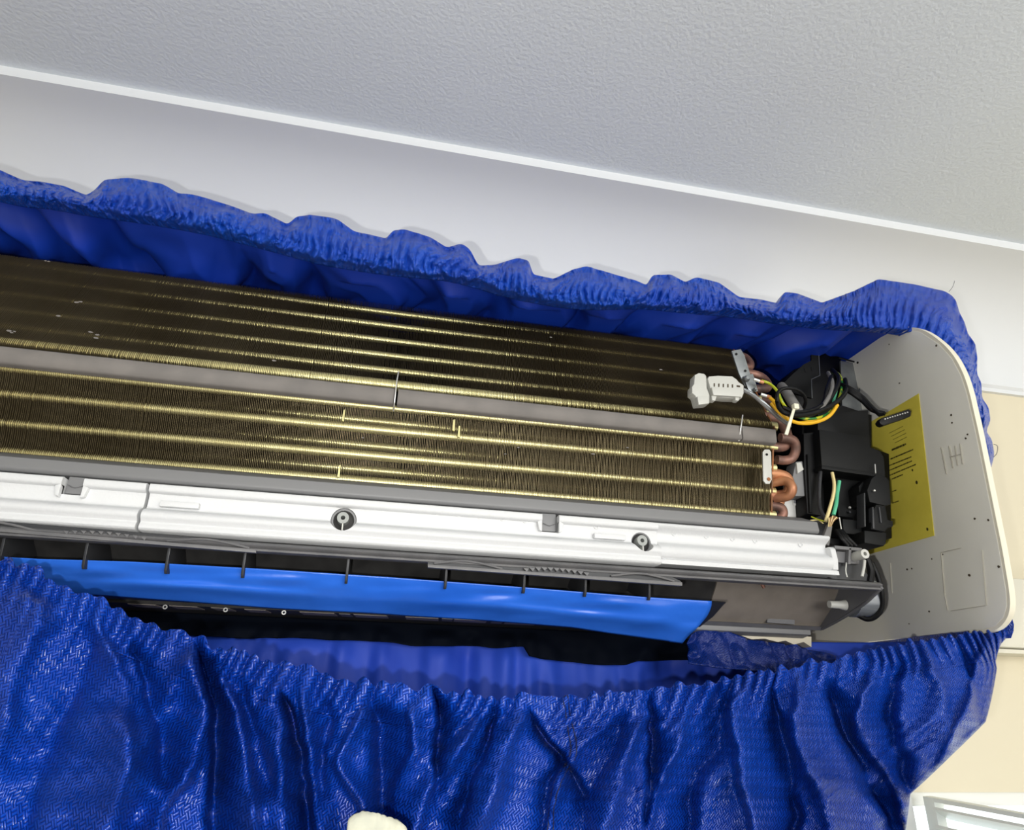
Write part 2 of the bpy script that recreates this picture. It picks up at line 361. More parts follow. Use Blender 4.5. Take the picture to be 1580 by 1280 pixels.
for q, r in [((1408, 725), .0018), ((1414.5, 744), .0026), ((1431, 816), .0022)]:
    p = np.array(P(*q, x=XP - .0017)); MB().prism([p + np.array([0, r * math.cos(t), 1.4 * r * math.sin(t)]) for t in np.linspace(0, 6.28, 9)[:-1]], (-.0005, 0, 0)).build('hole', m_ink, st)

# ---- heat exchanger: two banks of fins on tubes
CX0, CX1 = XL + .04, .69
def bank(nm, lo, hi, depth, rows, rr, back_rows, x1a, label):
    """lo/hi: (y,z) front edge ends; rows: fractions along the slab for the front tubes"""
    p = np.array(lo); q = np.array(hi); d = q - p; Ln = np.linalg.norm(d); d /= Ln; nf = np.array([d[1], -d[0]])
    if nf[0] < 0: nf = -nf                   # away from the camera
    hx = sub(nm, ac); tag(hx, label)
    # fin outline with a slightly scalloped front edge
    out = []
    for k in range(33):
        t = k / 32; bumpv = sum(math.exp(-((t - r_[0]) * Ln / (r_[1] * 1.3)) ** 2) * max(.0012, .0014 - r_[2] * 1.1) for r_ in rows)
        out.append(p + d * Ln * t - nf * bumpv)
    out = [tuple(a) for a in out] + [tuple(q + nf * depth), tuple(p + nf * depth)]
    m_ = len(out); N = int((x1a - CX0) / .0027); V = np.zeros((N, 2, m_, 3)); xs = CX0 + np.arange(N) * (x1a - CX0) / N
    th = .00045
    xs = xs + rng.normal(0, .00022, N)
    V[:, 0, :, 0] = xs[:, None]; V[:, 1, :, 0] = xs[:, None] + th; V[:, :, :, 1] = np.array(out)[:, 0]; V[:, :, :, 2] = np.array(out)[:, 1]
    V[:, :, :, 1] += rng.normal(0, .0003, N)[:, None, None]
    fs = []
    one = [list(range(m_)), list(range(2 * m_ - 1, m_ - 1, -1))] + [(i, i + 1, m_ + i + 1, m_ + i) for i in range(m_ - 1)]
    for k in range(N): fs += [[a + k * 2 * m_ for a in f_] for f_ in one]
    b = MB(); b.v = V.reshape(-1, 3); b.f = fs
    me = bpy.data.meshes.new('fins'); me.from_pydata((V.reshape(-1, 3) * S + np.array([0, 0, CAMZ]) - np.array(ac.location)).tolist(), [], fs); me.materials.append(m_fin)
    o = bpy.data.objects.new('fins', me); C.objects.link(o); o.parent = hx; o['kind'] = 'stuff'
    for t, r, dp in rows:
        c_ = p + d * Ln * t + nf * (r + dp)
        MB().tube([(CX0 - .01, *c_), (x1a + .012, *c_)], r, 20, 1).build('tube', m_collar, hx)
    for t, r, dp in back_rows:
        c_ = p + d * Ln * t + nf * (r + dp)
        MB().tube([(CX0 - .01, *c_), (x1a + .012, *c_)], r, 14, 1).build('tube', m_collar, hx)
    MB().prism([(x1a + .001, *p), (x1a + .001, *q), (x1a + .001, *(q + nf * depth)), (x1a + .001, *(p + nf * depth))], (.003, 0, 0)).build('end_plate', m_rust, hx)
    return hx, p, d, Ln, nf
UL, UH = (1.013, .4665), (1.117, .688); LL, LH = (1.055, .302), (1.018, .4365)
def frac(px, py, lo, hi):          # where a pixel's ray meets the slab, as a fraction of its length
    v = ray(px, py); r_ = v[2] / v[1]; (y0, z0), (y1, z1) = lo, hi
    return (r_ * y0 - z0) / ((z1 - z0) - r_ * (y1 - y0))
urows = [(frac(612, yy, UL, UH), .0060, .0026) for yy in (478, 498, 521, 544, 567)] + [(frac(612, 590, UL, UH), .0095, -.0022)]
lrows = [(frac(612, yy, LL, LH), .0075, .0006) for yy in (665, 706)] + [(frac(612, 630, LL, LH), .0055, -.0006), (frac(612, 746, LL, LH), .0075, -.0012)]
lback = [(frac(612, yy, LL, LH), .0070, .012) for yy in (651, 690, 728)]
ub = bank('upper_fin_bank', UL, UH, .045, urows, 0, [], .692, 'dark upper bank of brown gold fins leaning back')
lb = bank('lower_fin_bank', LL, LH, .045, lrows, 0, lback, .687, 'lower bank of gold fins with bright tube lines')
MB().box(CX0, .69, 1.17, 1.2, .28, .66).build('back_plate', m_dark, ac)
# grey strip between the banks, in three lengths, and the wire ties
def strip(x0, x1):
    MB().prof([(1.009, .4335), (1.004, .436), (1.0025, .4585), (1.006, .4615), (1.04, .463), (1.04, .433)], x0, x1).build('centre_strip', m_strip, ac, auto=60)
xt1 = P(611, 610, y=1.005)[0]; xt2 = P(1143, 655, y=1.005)[0]
strip(CX0, xt1 - .003); strip(xt1 + .003, xt2 - .001); strip(xt2 + .001, .688)
for a in ([P(615, 573, y=1.01), P(612, 590, y=.999), P(609, 618, y=.999), P(607, 634, y=1.015)], [P(1146, 640, y=1.0), P(1143, 660, y=1.0), P(1140, 680, y=1.01)]):
    MB().tube(a, .0011, 6).build('wire_tie', m_pin, ac)
for q in [(523, 726), (530, 640), (700, 655), (1162, 712), (708, 665)]:
    p = np.array(P(*q, y=1.022 if q[1] < 690 else 1.04)); MB().prism([p + np.array([-.0015, 0, -.010]), p + np.array([.0022, 0, -.011]), p + np.array([.0018, 0, .010]), p + np.array([-.001, 0, .009])], (0, .003, 0)).build('bent_fin', m_collar, ac)
# flecks of pale debris stuck on the upper fins
b = MB()
for q in [(70, 402), (75, 403), (118, 466), (124, 465), (90, 487), (14, 510), (18, 513), (22, 511), (140, 512), (150, 516), (148, 521), (423, 556), (850, 520), (1020, 570), (968, 690), (800, 690), (560, 675), (780, 700), (915, 700)]:
    yy = 1.05 if q[1] < 480 else 1.02; p = np.array(P(*q, y=yy - .004)); r = random.uniform(.001, .0022)
    b.prism([p + r * np.array([math.cos(t) * 2, 0, math.sin(t) * random.uniform(.4, 1)]) for t in np.linspace(0, 6.28, 7)[:-1]], (0, .001, 0))
tag(b.build('debris', m_strip, ac), 'pale flecks of debris on the fins', kind='stuff')

# ---- return bends at the right end
def bend(p, q, reach, r, m=m_copper):
    p = np.array(p); q = np.array(q); a = np.array([reach, 0, 0]); mid = (p + q) / 2
    MB().tube([p, p + a * .45, p + a * .85 + (mid - p) * .25, mid + a, q + a * .85 + (mid - q) * .25, q + a * .45, q], r, 14, 6).build('return_bend', m, ac)
ue = lambda t, dx=.0, dn=.009: (.690 + dx, *(ub[1] + ub[2] * ub[3] * t + ub[4] * dn))
le = lambda t, dx=.0, dn=.009: (.688 + dx, *(lb[1] + lb[2] * lb[3] * t + lb[4] * dn))
bend(ue(.97), ue(.80), .035, .0085); bend(ue(.72), ue(.52), .05, .009); bend(ue(.44, dn=.02), ue(.26, dn=.02), .042, .0085)
bend(ue(.17), le(.98), .042, .0095); bend((.70, 1.01, .448), (.70, 1.03, .412), .035, .0085); bend(le(.62), le(.34), .042, .0095, m_copper2)
bend(le(.36, dn=.02), le(.20, dn=.02), .03, .009, m_copper2); bend(le(.2), le(.04), .03, .0085); bend(le(.02), (.70, 1.07, .285), .045, .009)
MB().tube([P(1190, 745, y=1.05), P(1212, 742, y=1.03), P(1222, 752, y=1.02), P(1216, 765, y=1.03), P(1195, 768, y=1.05)], .0085, 12).build('return_bend', m_copper2, ac)
# steel straps at the ends of the banks
q = MB().slab([(1129, 541), (1143, 538), (1149, 548), (1162, 590), (1150, 596), (1140, 575)], 1.005, .004).build('mounting_strap', m_steel, ac, bevel=.001)
MB().slab([(1147, 580), (1162, 576), (1170, 603), (1157, 606)], 1.0, .004).build('mounting_strap', m_steel, ac, bevel=.001)
for qx, r in [((1152, 584), .006), ((1164, 601), .0035)]:
    p = np.array(P(*qx, y=.997)); MB().tube([p + np.array([0, .004, 0]), p + np.array([0, -.001, 0]), p + np.array([0, -.005, 0])], [r, r, r * .55], 16, 2).build('screw', m_steel, ac)
for qx in ((1136, 546), (1150, 572)):
    p = P(*qx, y=1.0045); MB().cyl(p, (p[0], p[1] - .001, p[2]), .0024, n=12).build('hole', m_rubber, ac)
q = MB().slab([(1177, 697), (1180, 693), (1187, 693), (1190, 697), (1191, 740), (1188, 746), (1182, 746), (1178, 741)], .998, .003).build('mounting_strap', m_conn, ac, bevel=.0008)
p = P(1183, 701, y=.9975); MB().cyl(p, (p[0], p[1] - .001, p[2]), .0022).build('hole', m_rubber, q)
p = P(1186, 739, y=.9975); MB().cyl(p, (p[0], p[1] - .001, p[2]), .0032).build('rust_spot', m_rust, q)

# ---- drain pan lip and foam
MB().prof([(1.03, .268), (.992, .268), (.988, .272), (.99, .288), (1.03, .305), (1.06, .305), (1.06, .268)], XL, .735).build('drain_pan', m_pan, ac, bevel=.002)
foamA = [(1.03, .262), (.9775, .262), (.975, .260), (.9752, .252), (.980, .2495), (.9835, .247), (.9845, .232), (.982, .2275), (.974, .224), (.9685, .219), (.968, .213), (.973, .207), (.9715, .203), (.9705, .198), (.974, .195), (1.03, .195)]
foamB = [(1.03, .262), (.9775, .262), (.975, .260), (.9752, .256), (.986, .250), (.990, .246), (.990, .235), (.984, .230), (.976, .224), (.974, .216), (.978, .209), (.983, .206), (.979, .204), (.978, .197), (1.03, .197)]
xj = P(222, 775, y=.975)[0]; xs_ = P(1018, 845, y=.975)[0]; xe = .742
def profs(yz): return [tuple(a) for a in smooth([(0, *q) for q in yz[1:-1]], 3)[:, 1:]]
def cutfoam(o, cutters):
    for kind, p, r in cutters:
        if kind == 'c': c_ = MB().tube([(p[0], p[1] - .05, p[2]), (p[0], p[1] + .045, p[2])], r, 28, 1).build('cut', None)
        else: c_ = MB().box(p[0] - r[0], p[0] + r[0], p[1] - .05, p[1] + .03, p[2] - r[1], p[2] + r[1]).build('cut', None)
        md = o.modifiers.new('b', 'BOOLEAN'); md.operation = 'DIFFERENCE'; md.object = c_; md.solver = 'EXACT'
        bpy.context.view_layer.update()
        me = bpy.data.meshes.new_from_object(o.evaluated_get(bpy.context.evaluated_depsgraph_get())); o.modifiers.clear(); old = o.data; o.data = me
        me.name = old.name; bpy.data.objects.remove(c_)
    o.data.polygons.foreach_set('use_smooth', [True] * len(o.data.polygons)); o.data.set_sharp_from_angle(angle=math.radians(35))
def foam(yz, x0, x1, wob0=0):
    pr_ = [yz[0]] + profs(yz) + [yz[-1]]
    return MB().prof(pr_, x0, x1).build('foam_insulation', m_foam, ac, auto=35)
fa = foam(foamA, XL, xj - .0022); fb = foam(foamA, xj + .0022, xs_); fc = foam(foamB, xs_, xe)
c1 = P(112, 744, y=.975); c2 = P(850, 804, y=.975); h1 = P(530, 800, y=.974); h2 = P(993, 835, y=.974)
cutfoam(fa, [('b', (c1[0], .975, c1[2] + .004), (.0135, .019))])
cutfoam(fb, [('b', (c2[0], .975, c2[2] + .004), (.0135, .019)), ('c', h1, .0185), ('c', h2, .0165)])
# round end of the foam with the higher shoulder
MB().prof([(1.03, .245), (.982, .244), (.978, .240), (.976, .222), (.979, .206), (.983, .206), (.979, .204), (.978, .197), (1.03, .197)], xe, .752).build('foam_insulation', m_foam, ac, bevel=.003, auto=60)
for c_ in (c1, c2):
    MB().box(c_[0] - .012, c_[0] + .012, .988, 1.01, c_[2] - .013, .266).build('pan_clip', m_pan, ac, bevel=.002)
    for s_ in (-1, 1): MB().prism([(c_[0] + s_ * .0135, .976, .252), (c_[0] + s_ * .021, .976, .249), (c_[0] + s_ * .018, .976, .236), (c_[0] + s_ * .0135, .976, .234)], (0, .012, 0)).build('foam_tab', m_foam, ac, bevel=.001)
    MB().tube([(c_[0] - .010, .986, c_[2] - .001), (c_[0], .9855, c_[2] - .0045), (c_[0] + .010, .986, c_[2] - .001)], .0006, 5).build('clip_ridge', m_rail, ac)
for h in (h1, h2):
    MB().ring((h[0], .986, h[2]), (0, 1, 0), .0150, .0178, .018).build('screw_sleeve', m_pan, ac)
    MB().ring((h[0] - .001, .976, h[2] + .002), (0, 1, 0), .0032, .0085, .03).build('screw_boss', m_boss, ac)
    MB().cyl((h[0], .992, h[2]), (h[0], 1.01, h[2]), .0175).build('hole_floor', m_dark, ac)
    MB().box(h[0] - .0012, h[0] + .0006, .976, 1.0, h[2] - .0165, h[2] - .006).build('rib', m_conn, ac)
# raised moulding marks on the foam
for k in range(20):
    qx = [270, 318, 368, 398, 435, 465, 505, 560, 640, 675, 708, 740, 775, 810, 920, 1040, 1090, 1130, 1165, 1235][k]
    qy = 755 + (qx - 270) * .088; p = P(qx, qy, y=.983 if qx < 1018 else .9895)
    MB().ring(p, (0, -1, 0), .0032, .0042, .0012, 14).build('moulding_ring', m_foam, ac)
for qx in (278, 940):
    p = P(qx, 779 if qx < 500 else 828, y=.981); MB().box(p[0] - .026, p[0] + .026, .976, .986, p[2] - .0045, p[2] + .004).build('moulding_pad', m_foam, ac, bevel=.002)

# ---- air outlet
XE = .82
MB().prof([(.968, .1855), (.966, .1835), (.968, .1815), (.972, .1805), (.969, .1785), (.970, .176), (.976, .175), (.99, .176), (.99, .188), (.972, .188)], XL, XE).build('outlet_rail', m_rail, ac)
MB().prof([(.99, .188), (1.06, .205), (1.06, .215), (.985, .19)], XL, XE).build('outlet_roof', m_dark, ac)
sc = [(1.06, .205), (1.075, .185), (1.10, .160), (1.14, .132), (1.145, .129)]
MB().prof(sc + [(1.16, .135), (1.12, .165), (1.09, .192), (1.075, .208)], XL, .578).build('scroll_panel', m_dark, ac)
tp = MB().prof(sc + [(1.16, .135), (1.12, .165), (1.09, .192), (1.075, .208)], .58, XE - .004).build('scroll_panel', m_taupe, ac); tag(tp, 'taupe grey right end of the air outlet scroll')
MB().prof([(.970, .178), (.975, .186), (1.06, .208), (1.10, .175), (1.142, .131), (1.139, .127), (1.06, .147), (1.0, .166)], XE - .004, XE + .003).build('outlet_end_wall', m_tri, ac)
MB().tube([(XE, .969, .1795), (XE, 1.02, .158), (XE, 1.09, .139), (XE, 1.139, .1285)], .0028, 8).build('outlet_end_rim', m_rail, ac)
MB().prof([(1.133, .131), (1.142, .1255), (1.150, .1285), (1.147, .134)], .58, XE).build('lower_lip', m_rail, ac)
p = P(1243, 962, y=1.135); MB().prism([P(a, c_, y=1.128) for a, c_ in ((1184, 955), (1192, 952), (1215, 953), (1226, 956), (1226, 963), (1184, 960))], (0, .006, 0)).build('latch_recess', m_tri, ac)
a = P(1282, 932, y=1.06); MB().tube([(XE - .036, a[1], a[2]), (XE - .016, a[1], a[2]), (XE - .005, a[1], a[2])], [.0062, .007, .0095], 16, 2).build('bearing_pin', m_conn, ac)
p = np.array(P(1174, 904, y=1.068)); MB().tube([p + np.array([-.003, -.006, .006]), p + np.array([.002, -.006, -.004])], [.0035, .0028], 10, 1).build('drain_nub', m_copper, ac)
# lower deflector plate under the tape and its thin top edge
MB().prof([(1.012, .1475), (1.016, .1497), (1.022, .149), (1.13, .130), (1.15, .128), (1.15, .122), (1.11, .118), (1.06, .130), (1.02, .1455)], XL, .56).build('deflector', m_vane, ac)
# dividers
for (qx, qy) in [(12, 830), (138, 842), (262, 855), (378, 866), (537, 872), (688, 885), (808, 892), (902, 898), (1000, 905)]:
    x = P(qx, qy, y=1.0)[0]
    MB().prof([(.99, .182), (1.05, .198), (1.09, .17), (1.03, .1475), (1.000, .1425), (.996, .147)], x - .0018, x + .0018).build('divider', m_vane, ac, bevel=.0006)
# vane linkage plates with springs and teeth
def linkage(x0, x1, y0l, y0r, arcs, teeth):
    """pixels: left/right ends; y of lower edge at those ends"""
    yp = .972; n_ = 8; lk = MB(); sl = (y0r - y0l) / (x1 - x0)
    lk.slab([(x0, y0l - 15), (x0, y0l), (x1, y0r), (x1 - 3, y0r - 6), (x1 - 26, y0r - 17)], yp, .003)
    lo = lk.build('vane_linkage', m_vane, ac)
    MB().slab([(x0, y0l - 4), (x0, y0l + 1), (x1, y0r + 1.5), (x1, y0r - 4)], yp - .006, .008).build('lip', m_rail, lo, bevel=.0008)
    for a, c_ in arcs:
        ya = y0l + sl * (a - x0); yc = y0l + sl * (c_ - x0)
        MB().tube([P(a, ya - 6, y=yp - .003), P(a * .7 + c_ * .3, ya * .7 + yc * .3 - 11.5, y=yp - .006), P((a + c_) / 2, (ya + yc) / 2 - 13, y=yp - .007), P(a * .25 + c_ * .75, ya * .25 + yc * .75 - 10, y=yp - .006), P(c_, yc - 5, y=yp - .003)], .0016, 7).build('spring_arm', m_rail, lo)
    if teeth:
        a, c_, k_ = teeth
        for i in range(k_):
            t = i / (k_ - 1); x = a + (c_ - a) * t; y = y0l + sl * (x - x0) - 5 - 5.5 * math.sin(math.pi * (t * .8 + .1))
            MB().slab([(x - 4.3, y - 2.2), (x + 4.3, y - 1.5), (x + .8, y + 3.4)], yp - .006, .006).build('tooth', m_rail, lo)
    return lo
linkage(-330, 395, 792, 851, [(-60, 55), (258, 385), (-300, -180)], (102, 222, 10))
linkage(660, 1053, 874, 902, [(670, 775), (943, 1040)], (812, 905, 11))
# fittings right of the foam: ribbed bracket, screw post and fan motor
b = MB(); b.slab([(1288, 841), (1330, 845), (1330, 850), (1288, 846)], .985, .03); b.slab([(1310, 845), (1314, 845), (1313, 870), (1309, 870)], .985, .025); b.build('bracket_ribs', m_rail, ac, bevel=.0008)
MB().slab([(1286, 843), (1334, 848), (1334, 880), (1352, 902), (1300, 898), (1270, 887), (1286, 885)], 1.0, .03).build('motor_bracket', m_vane, ac, bevel=.001)
for pp in ([(1291, 850), (1305, 851), (1304, 868), (1289, 867)], [(1316, 853), (1326, 854), (1326, 870), (1310, 869)]): MB().slab(pp, .993, .008).build('bracket_web', m_rail, ac, bevel=.001)
MB().tube([P(1306, 868, y=.99), P(1305, 880, y=.985), P(1307, 890, y=.985)], .0012, 6).build('bracket_rib', m_conn, ac)
sp_ = np.array(P(1335, 854, y=.965)); MB().ring(sp_, (0, 1, 0), .0032, .0078, .04).build('screw_post', m_conn, ac)
MB().cyl(sp_ + np.array([0, .012, 0]), sp_ + np.array([0, .03, 0]), .0055).build('post_core', m_vane, ac)
MB().tube([P(1334, 864, y=.98), P(1333, 875, y=.98), P(1330, 889, y=.98)], .0024, 8).build('post_arm', m_conn, ac)
MB().tube([P(1338, 862, y=1.0), P(1344, 880, y=1.0), P(1342, 898, y=1.0)], .006, 8).build('motor_lead', m_rubber, ac)
mo = MB().tube([(.826, 1.06, .176), (.84, 1.06, .176), (.868, 1.06, .176), (.873, 1.06, .176)], [.034, .034, .034, .031], 32, 3).build('fan_motor', m_motor, ac)
MB().cyl((.873, 1.06, .176), (.882, 1.06, .176), .010, n=20).build('motor_cap', m_rubber, mo)
MB().tube([P(1345, 868, y=1.02), P(1353, 885, y=1.02), P(1360, 910, y=1.02), P(1361, 935, y=1.03), P(1352, 950, y=1.04), P(1338, 955, y=1.05), P(1322, 948, y=1.06)], .0042, 8).build('motor_cable', m_rubber, ac)

# ---- electrical box and its wiring
eb = sub('control_box', ac); tag(eb, 'black plastic control box with covers and latches')
def bp(name, pts, y0, dep, m=m_black, bev=.0015, par=eb): return MB().slab(pts, y0, dep).build(name, m, par, bevel=bev)
bp('body', [(1238, 640), (1300, 625), (1345, 640), (1345, 690), (1372, 700), (1376, 830), (1300, 850), (1236, 800)], 1.09, .2, m_rubber)
bp('upper_cover', [(1262, 638), (1340, 632), (1343, 690), (1262, 664)], 1.045, .05)
bp('main_cover', [(1264, 662), (1342, 674), (1343, 690), (1350, 692), (1359, 696), (1364, 706), (1366, 732), (1268, 718)], 1.02, .07)
bp('cover_lip', [(1268, 717), (1366, 731), (1366, 737), (1268, 723)], 1.016, .06)
bp('side_channel', [(1240, 668), (1263, 666), (1266, 722), (1268, 795), (1246, 792), (1241, 720)], 1.04, .06, m_rubber)
bp('channel_rib', [(1246, 700), (1249, 700), (1254, 790), (1250, 790)], 1.035, .01, m_black, .0005)
bp('board_housing', [(1290, 726), (1335, 732), (1334, 800), (1294, 796)], 1.05, .05)
bp('relay_block', [(1300, 800), (1330, 803), (1330, 826), (1302, 822)], 1.02, .05)
bp('latch_tower', [(1345, 738), (1352, 732), (1368, 736), (1372, 742), (1375, 778), (1366, 780), (1342, 774), (1338, 756)], 1.0, .06)
bp('latch_arm', [(1352, 778), (1366, 780), (1370, 802), (1378, 803), (1378, 812), (1370, 814), (1366, 820), (1344, 816), (1346, 790)], .998, .05)
bp('latch_block', [(1334, 818), (1368, 822), (1367, 838), (1364, 842), (1334, 837)], .992, .06)
bp('clip', [(1325, 750), (1332, 742), (1336, 756), (1335, 772), (1328, 770)], 1.02, .03)
bp('rib', [(1333, 760), (1335, 760), (1336, 812), (1334, 812)], 1.0, .02, m_vane, .0004); bp('rib', [(1346, 782), (1348, 782), (1350, 815), (1347, 815)], .995, .01, m_vane, .0004)
bp('rib', [(1356, 782), (1358, 782), (1361, 806), (1359, 806)], .995, .01, m_vane, .0004)
for q in ((1310, 783), (1310, 790), (1324, 786)):
    p = P(*q, y=1.047); MB().cyl(p, (p[0], p[1] - .003, p[2]), .0022, n=10).build('screw_head', m_pin if q[1] == 783 else m_vane, eb)
MB().tube([P(1350, 716, y=1.012), P(1351, 730, y=1.01)], .0010, 6).build('pin', m_pin, eb); p = P(1348, 757, y=.997); MB().cyl(p, (p[0], p[1] - .003, p[2]), .0017, n=8).build('pin', m_pin, eb)
MB().tube([P(1295, 798, y=1.0), P(1298, 816, y=1.0)], .0010, 6).build('pin', m_pin, eb)
bp('foot', [(1255, 806), (1300, 812), (1330, 828), (1330, 845), (1290, 842), (1262, 830)], 1.06, .06, m_rubber)
# upper bracket (dark) with its bright edge
db = MB().slab([(1262, 537), (1274, 534), (1288, 545), (1298, 552), (1298, 600), (1290, 640), (1240, 640), (1215, 625), (1205, 590), (1225, 570), (1252, 560)], 1.16, .05).build('upper_housing', m_rubber, ac, bevel=.002)
ds = MB().slab([(1263, 540), (1265, 578), (1252, 584), (1253, 614), (1243, 612), (1225, 606), (1208, 592), (1222, 578), (1240, 562), (1252, 556), (1252, 545)], 1.12, .004).build('dark_bracket', m_black, ac)
MB().tube([P(1263, 540, y=1.119), P(1265, 579, y=1.119), P(1252, 585, y=1.119), P(1253, 614, y=1.119)], .0008, 5, 1).build('bright_edge', m_steel, ds)
for q in ((1243, 571), (1253, 569)): p = P(*q, y=1.119); MB().prism([np.array(p) + np.array(d_) for d_ in ((-.0015, 0, -.0045), (.002, 0, -.0045), (.002, 0, .0045), (-.0015, 0, .0045))], (0, .001, 0)).build('slot', m_rubber, ds)
bp('housing_side', [(1296, 552), (1330, 560), (1332, 640), (1296, 640)], 1.19, .04, m_case, par=ac)
# galvanised bracket against the end panel
gb = MB().slab([(1297, 556), (1328, 562), (1353, 566), (1356, 620), (1345, 640), (1300, 640)], 1.14, .004).build('steel_bracket', m_steel, ac)
MB().slab([(1326, 566), (1334, 567), (1334, 602), (1327, 604)], 1.134, .006).build('channel', m_steel, gb, bevel=.0015); MB().slab([(1340, 568), (1349, 570), (1352, 616), (1345, 612)], 1.134, .006).build('channel', m_steel, gb, bevel=.0015)
MB().tube([P(1294, 552, y=1.13), P(1318, 558, y=1.13)], .0018, 6).build('cable_tie', m_rubber, ac)
MB().tube([P(1322, 559, y=1.127), P(1328, 560, y=1.125), P(1342, 562, y=1.127)], [.002, .006, .0015], 8).build('black_clip', m_rubber, ac)
# wires: every one its own curve
def wire(pts, r, m, name='wire', lab=None, par=None):
    o = MB().tube([P(a, c_, y=y_) for a, c_, y_ in pts], r, 9, 8).build(name, m, par or ac)
    if lab: tag(o, lab)
    return o
wire([(1175, 587, .99), (1188, 592, .985), (1199, 603, .975), (1206, 618, .965), (1214, 630, .97), (1230, 642, .965), (1250, 646, .965), (1272, 641, .97), (1287, 628, .985), (1297, 608, 1.0), (1299, 588, 1.03), (1293, 576, 1.08), (1285, 575, 1.12)], .0026, m_yg, lab='yellow and green striped earth wire')
wire([(1185, 611, .985), (1195, 620, .975), (1204, 632, .965), (1220, 648, .962), (1240, 653, .962), (1262, 650, .962), (1280, 641, .965), (1292, 625, .975)], .0033, m_yel, lab='thick yellow wire')
wire([(1190, 622, .98), (1206, 640, .97), (1226, 651, .966), (1250, 650, .967), (1274, 645, .97), (1288, 630, .98)], .0028, m_yel)
wire([(1199, 620, .96), (1200, 606, .958), (1210, 599, .957), (1226, 600, .958), (1238, 607, .965), (1243, 618, .975), (1240, 630, .99)], .0032, m_rubber)
wire([(1199, 618, .965), (1203, 630, .96), (1214, 638, .955), (1232, 641, .955), (1256, 637, .96), (1278, 628, .97), (1298, 614, .98), (1306, 600, 1.0), (1304, 585, 1.03)], .0042, m_rubber)
wire([(1208, 628, .968), (1230, 636, .962), (1255, 632, .965), (1276, 620, .975), (1290, 600, .99), (1294, 582, 1.03), (1284, 570, 1.08)], .0040, m_rubber)
wire([(1215, 634, .968), (1240, 640, .965), (1262, 634, .967), (1280, 610, .98), (1284, 590, 1.01), (1278, 575, 1.06)], .0040, m_grey)
wire([(1225, 636, .972), (1250, 636, .97), (1270, 622, .975), (1276, 600, .99), (1283, 580, 1.03)], .0036, m_rubber)
wire([(1286, 620, 1.0), (1291, 600, 1.01), (1293, 585, 1.05)], .0025, m_green)
for k, r_ in ((0, m_steel), (1, m_grey)): wire([(1148, 600 + 3 * k, .985), (1162, 608 + 3 * k, .98), (1180, 622 + 4 * k, .975), (1200, 640 + 4 * k, .98), (1220, 655 + 3 * k, .99)], .0026, r_, 'sensor_wire')
for k in range(3): wire([(1290, 590 + 3 * k, 1.03), (1310, 598 + 3 * k, 1.0), (1330, 612 + 3 * k, .99), (1345, 628 + 2 * k, .975), (1358 + 4 * k, 640 - k, .96)], .0042, m_rubber, 'harness_wire')
cn = MB().slab([(1357, 650), (1360, 645), (1402, 631), (1406, 634), (1405, 642), (1364, 656), (1359, 654)], .955, .012).build('pin_connector', m_rubber, ac, bevel=.0008); tag(cn, 'black multi pin connector in front of the sticker')
for k in range(10):
    q = P(1365 + 3.85 * k, 646.5 - 1.15 * k, y=.954); MB().box(q[0] - .0009, q[0] + .0009, q[1] - .0015, q[1] + .002, q[2] - .001, q[2] + .001).build('pin', m_pin, cn)
# ring terminals
for q in ((1168, 587), (1179, 610)):
    MB().tube([P(q[0] - 5, q[1] - 2, y=.985), P(q[0] + 4, q[1] + 1, y=.983)], .0032, 10).build('ring_terminal', m_pin, ac)
    MB().tube([P(q[0] + 4, q[1] + 1, y=.983), P(q[0] + 10, q[1] + 3, y=.982)], .0036, 10).build('terminal_sleeve', m_copper2, ac)
MB().tube([P(1206, 596, y=1.03), P(1214, 606, y=1.0), P(1224, 622, y=.985), P(1232, 634, y=.99)], .009, 12).build('grey_sleeve', m_grey, ac)
# zip tie
MB().slab([(1224, 629), (1228, 629.5), (1216, 671), (1211, 669)], .945, .003).build('zip_tie', m_tie, ac, bevel=.0006); p = P(1228, 627, y=.944); MB().box(p[0] - .0048, p[0] + .0048, p[1] - .003, p[1] + .006, p[2] - .005, p[2] + .005).build('zip_tie_head', m_tie, ac, bevel=.0015)
# white plug parts resting on the upper fins
pg = sub('white_connector', ac); tag(pg, 'white nylon plug hanging over the upper fins')
bp('plug', [(1072, 578), (1078, 575), (1087, 576), (1090, 580), (1091, 598), (1095, 609), (1095, 622), (1077, 624), (1073, 610), (1068, 606), (1068, 596), (1071, 592)], .955, .02, m_conn, .002, pg)
bp('plug_foot', [(1076, 611), (1095, 611), (1094, 622), (1078, 624)], .948, .01, m_conn, .001, pg)
bp('socket', [(1092, 584), (1094, 580), (1108, 579), (1130, 580), (1137, 585), (1140, 589), (1148, 594), (1148, 606), (1145, 614), (1120, 613), (1101, 611), (1096, 598)], .958, .02, m_conn, .002, pg)
bp('socket_lip', [(1098, 597), (1147, 600), (1145, 612), (1101, 609)], .953, .008, m_conn, .0012, pg)
for k in range(5): bp('contact_slot', [(1101.5 + 7 * k, 591 + .4 * k), (1103.2 + 7 * k, 591 + .4 * k), (1103.2 + 7 * k, 596 + .4 * k), (1101.5 + 7 * k, 596 + .4 * k)], .9572, .001, m_grime, 0, pg)
bp('contact_slot', [(1137, 594), (1142, 594.5), (1142, 597), (1137, 596.5)], .9572, .001, m_grime, 0, pg)
for a in (1098, 1134): bp('socket_leg', [(a, 610), (a + 8, 611), (a + 6, 618), (a + 1, 617)], .957, .012, m_conn, .001, pg)
